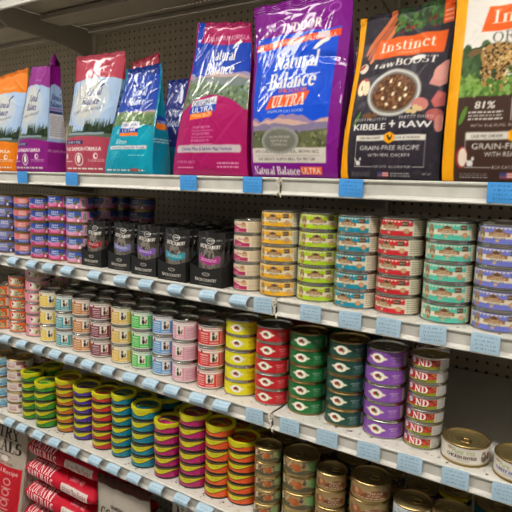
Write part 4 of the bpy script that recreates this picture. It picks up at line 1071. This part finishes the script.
def carton(x, y, w, d, n, acc, cname, where):
    z = DZ[2]; hb=.088; hf=.048
    t = thing('display_carton', uniq(f"black open display carton of pouches with {cname} labels, {where}"), 'carton', (x,y,z+.0003), group='black pouch cartons on the upper can shelf')
    cc = Cv(96,60,(22,21,21),1,1,1.6); cc.ell(.5,.68,.12,.1,(190,184,176)); cc.ell(.5,.68,.10,.07,(26,24,24)); cc.text('MERRICK',.5,.68,.045,(220,214,204),.18); cc.text('BACKCOUNTRY',.5,.34,.17,(206,200,190),.66,bold=1); cc.lines(.3,.08,.7,.16,1,(120,116,110),.5)
    co = cc.out(); H,W,_ = co.shape
    V=[];C=[];F=[]
    for j in range(H):
        for i in range(W): 
            u=i/(W-1); V.append((-w/2+w*u,-.0004,.0006+(hf-.010*math.sin(math.pi*u))*j/(H-1))); C.append(co[j,i])
    F=[(j*W+i,j*W+i+1,(j+1)*W+i+1,(j+1)*W+i) for j in range(H-1) for i in range(W-1)]
    link('front_panel', mesh('front_panel',V,np.array(F),PAPER,False,np.array(C)), t)
    BK = mat('black_card',(26,25,25),.5)
    b = MB(); tk=.0012
    b.box(-w/2,w/2,0,d,0,tk); b.box(-w/2,w/2,0,tk,0,hf-.011); b.box(-w/2,w/2,d-tk,d,0,hb)
    for s in (-1,1):
        xx = s*(w/2-tk/2); b.prism_x([(0,0),(d,0),(d,hb),(d*.5,hb),(.01,hf),(0,hf)], xx-tk/2, xx+tk/2)
    link('tray', b.mesh('tray', BK), t)
    art = pouch_art(acc); pm = None
    H_,W_,_ = art.shape; pw=.076 if w>.08 else w-.008; ph=.118
    V=[];C=[]
    for side in (0,1):
        for j in range(H_):
            for i in range(W_):
                u,v=i/(W_-1),j/(H_-1); e=(1-abs(2*u-1)**3)*(math.sin(math.pi*min(v*1.15,1))**.6 if v<.87 else .02)*(1 if v<.87 else 0)
                th=.0085*max(e,0)+.0006+.0008*math.sin(u*19+v*13)*v; V.append(((u-.5)*pw,(-th if side==0 else th)+.002*math.sin(u*5+2)*v*v, v*ph+.002*math.sin(u*8)*v)); C.append(art[j,i] if side==0 else np.array(lin((30,28,28))))
    F=[]
    for side in (0,1):
        o=side*H_*W_
        for j in range(H_-1):
            for i in range(W_-1):
                q=(o+j*W_+i,o+j*W_+i+1,o+(j+1)*W_+i+1,o+(j+1)*W_+i); F.append(q if side==0 else q[::-1])
    pm = mesh('food_pouch',V,np.array(F),FOILDARK,True,np.array(C))
    nth=('front','second','third','fourth','fifth','sixth','seventh')
    for k in range(n):
        o = link('food_pouch', pm, loc=(x+random.uniform(-.002,.002), y+.0142+k*.0192, z+.0022)); o.rotation_euler=(-.02,0,random.uniform(-.02,.02))
        setp(o, label=uniq(f"{nth[k]} black pouch with {cname} band, in the carton {where}"), category='pouch', group=f"pouches with {cname} bands")
for x,y,w,d,n,acc,cn,wh in [(-.589,.020,.078,.105,4,(150,34,36),'red','left of the lilac one'),(-.4895,.026,.082,.110,4,(110,112,170),'lilac','second from left'),(-.389,.012,.084,.165,7,(120,80,170),'violet','in the middle'),
    (-.290,.004,.086,.165,7,(40,140,160),'teal blue','fourth from left'),(-.1895,.006,.090,.165,7,(170,50,130),'pink violet','left of the cream tins')]:
    carton(x,y,w,d,n,acc,cn,wh)
# a loose silver pouch lying on top of the others
c_ = Cv(40,30,(120,118,116),1,1,1.3); c_.speck(0,0,1,1,[(60,58,58),(190,188,184),(30,30,30),(150,148,146)],120,.06); co=c_.out()
V=[];C=[];H_,W_,_=co.shape
for side in (0,1):
    for j in range(H_):
        for i in range(W_):
            u,v=i/(W_-1),j/(H_-1); e=(1-abs(2*u-1)**3)*(1-abs(2*v-1)**3); V.append(((u-.5)*.11,(v-.5)*.075,(1 if side else -1)*(.009*e+.0004)+.003*math.sin(u*11+v*7))); C.append(co[j,i])
F=[]
for side in (0,1):
    o_=side*H_*W_
    for j in range(H_-1):
        for i in range(W_-1):
            q=(o_+j*W_+i,o_+j*W_+i+1,o_+(j+1)*W_+i+1,o_+(j+1)*W_+i); F.append(q if side else q[::-1])
o = link('food_pouch', mesh('loose_pouch',V,np.array(F),printmat('silver_film',.22,.2,(60,.8,.006),.75),True,np.array(C)), loc=(-.255,.10,DZ[2]+.1345)); o.rotation_euler=(.06,.05,.3)
setp(o, label=uniq('crumpled silver pouch lying on top of the standing black pouches'), category='pouch')

# ------------------------------------------------------------------ large bags under the lowest can shelf
GB=(172,160,146)
def country(W,H,bg,panel,brown=False,ty=.80,ink=(40,32,30)):
    c = bagcv(W,H,bg,.0018)
    c.text('GRANDMA MAES',.5,ty+.085,.022,ink,.40,bold=1)
    c.text('COUNTRY',.5,ty+.02,.075,ink,.80,'serif',pen=(.1,.035)); c.text('NATURALS',.5,ty-.07,.075,ink,.88,'serif',pen=(.1,.035)); c.curve(lambda x:ty-.135-.05*(x-.5)**2,lambda x:ty-.13-.05*(x-.5)**2,ink,.2,.8)
    if panel:
        c.rect(.05,.40,.97,.70,panel); c.ell(.72,.745,.05,.02,(214,206,196)); c.text('GRAIN FREE',.72,.715,.014,(150,40,44),.24)
        c.text('Salmon Meal Recipe',.62,.665,.028,WHITE,.62)
        for x in (.2,.5,.8):
            for y in (.60,.53,.46): c.ell(x,y,.05,.025,(214,150,150)); c.ell(x,y,.035,.016,panel); c.rect(x-.06,y-.045,x+.06,y-.038,(220,160,160))
    if brown: c.rect(0,.962,1,1,(76,38,28))
    return c.out()
bag('large_food_bag','grey bag with black lettering and red panel, lower left corner',-1.30,-.966,.012,.11,-1.295,-.962,.065,.478,
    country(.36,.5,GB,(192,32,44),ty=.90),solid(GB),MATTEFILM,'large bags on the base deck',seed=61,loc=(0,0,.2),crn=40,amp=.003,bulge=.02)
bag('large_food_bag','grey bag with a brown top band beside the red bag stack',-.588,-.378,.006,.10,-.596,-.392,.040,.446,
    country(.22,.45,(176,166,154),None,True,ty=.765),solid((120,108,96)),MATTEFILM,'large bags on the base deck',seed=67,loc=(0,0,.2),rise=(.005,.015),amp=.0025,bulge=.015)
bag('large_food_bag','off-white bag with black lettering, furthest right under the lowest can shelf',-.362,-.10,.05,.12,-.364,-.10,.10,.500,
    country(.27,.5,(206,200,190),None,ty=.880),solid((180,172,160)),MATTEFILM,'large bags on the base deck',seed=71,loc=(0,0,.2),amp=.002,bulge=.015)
def redart():
    c = Cv(300,110,(190,22,46),1,1,1.55)
    c.text('GRANDMA MAES',.24,.66,.05,(224,190,190),.22); c.text('COUNTRY',.25,.52,.17,(232,214,212),.36,'serif',pen=(.10,.04)); c.text('NATURALS',.26,.31,.17,(232,214,212),.39,'serif',pen=(.10,.04))
    c.text('GRAIN FREE',.72,.56,.07,(226,180,182),.18); c.rect(.57,.27,.93,.45,(216,204,198)); c.text('Salmon Meal Recipe',.75,.36,.09,(150,40,50),.32)
    return c.out()
RA = redart()
def pillow(L, Dp, Hh, seed):
    nu,nt = 230,260; V=np.zeros((nt,nu,3)); C=np.zeros((nt,nu,3)); u=np.linspace(0,1,nu); th=np.linspace(0,2*math.pi,nt,endpoint=False)
    U,T=np.meshgrid(u,th); e=np.clip(1-np.abs(2*U-1)**11,0.0,1)**.5; e=np.maximum(e,.08)
    cs,sn=np.cos(T),np.sin(T); 
    y=-np.sign(cs)*np.abs(cs)**.75*Dp/2*(.9+.1*e); z=np.sign(sn)*np.abs(sn)**.8*Hh/2*e
    h=creases(U,(T/6.283*2)%1.,46,.0032,.02,seed)+creases(U,(T/6.283)%1.,30,.002,.01,seed+4)
    V[...,0]=(U-.5)*L; V[...,1]=y*(1+h*4)+h*.5; V[...,2]=z+h*e+Hh/2
    # artwork wraps the front: from the under edge (T=-50deg) up to T=100deg
    tt=((T+math.radians(60))%(2*math.pi))/math.radians(175); H_,W_,_=RA.shape
    ins=tt<1; jj=np.clip((tt*H_).astype(int),0,H_-1); ii=np.clip((U*W_).astype(int),0,W_-1)
    C[:]=lin((176,20,40)); C[ins]=RA[jj,ii][ins]
    i=np.arange(nt)[:,None]*nu; i2=((np.arange(nt)+1)%nt)[:,None]*nu; j=np.arange(nu-1)[None,:]
    F=np.stack([i+j,i2+j,i2+j+1,i+j+1],-1).reshape(-1,4)
    return mesh('lying_bag',V.reshape(-1,3),F[:, ::-1],MATTEFILM,True,C.reshape(-1,3))
RB = ['bottom','fifth-from-top','fourth-from-top','third-from-top','second-from-top','top']
for k in range(6):
    me = pillow(.335,.30,.0755,80+k)
    o = link('lying_food_bag', me, loc=(-.781+[.0,.004,-.014,-.005,.0,.016][k],.186,.2024+k*.0799)); o.rotation_euler=(0,0,[.0,.01,-.02,.02,-.01,.015][k])
    setp(o, label=uniq(f"{RB[k]} red bag lying in the stack between two grey bags"), category='bag', group='red bags lying in a stack')

# ------------------------------------------------------------------ camera and light
yaw,pitch,roll,f,cx,cy,cz = .58464,.13228,-.03012,550.06,.57155,-.94326,-.0120+Z0
from mathutils import Matrix, Vector
fwd = Vector((-math.sin(yaw)*math.cos(pitch), math.cos(yaw)*math.cos(pitch), -math.sin(pitch)))
r0 = Vector((math.cos(yaw), math.sin(yaw), 0)); d0 = fwd.cross(r0)
rt = math.cos(roll)*r0+math.sin(roll)*d0; dn = -math.sin(roll)*r0+math.cos(roll)*d0
M_ = Matrix((rt, -dn, -fwd)).transposed().to_4x4(); M_.translation = Vector((cx,cy,cz))
cam = bpy.data.cameras.new('camera'); cam.sensor_width = 36; cam.lens = f/512*36; cam.clip_start = .02
co = bpy.data.objects.new('camera', cam); COL.objects.link(co); co.matrix_world = M_
bpy.context.scene.camera = co
w = bpy.data.worlds.new('store'); bpy.context.scene.world = w; w.use_nodes = True
w.node_tree.nodes['Background'].inputs[0].default_value = (1,.99,.97,1); w.node_tree.nodes['Background'].inputs[1].default_value = .19
sc = bpy.context.scene
sc.view_settings.view_transform = 'Standard'; sc.view_settings.look = 'None'; sc.view_settings.gamma = 1.; sc.view_settings.use_curve_mapping = False
sc.view_settings.exposure = 1.18
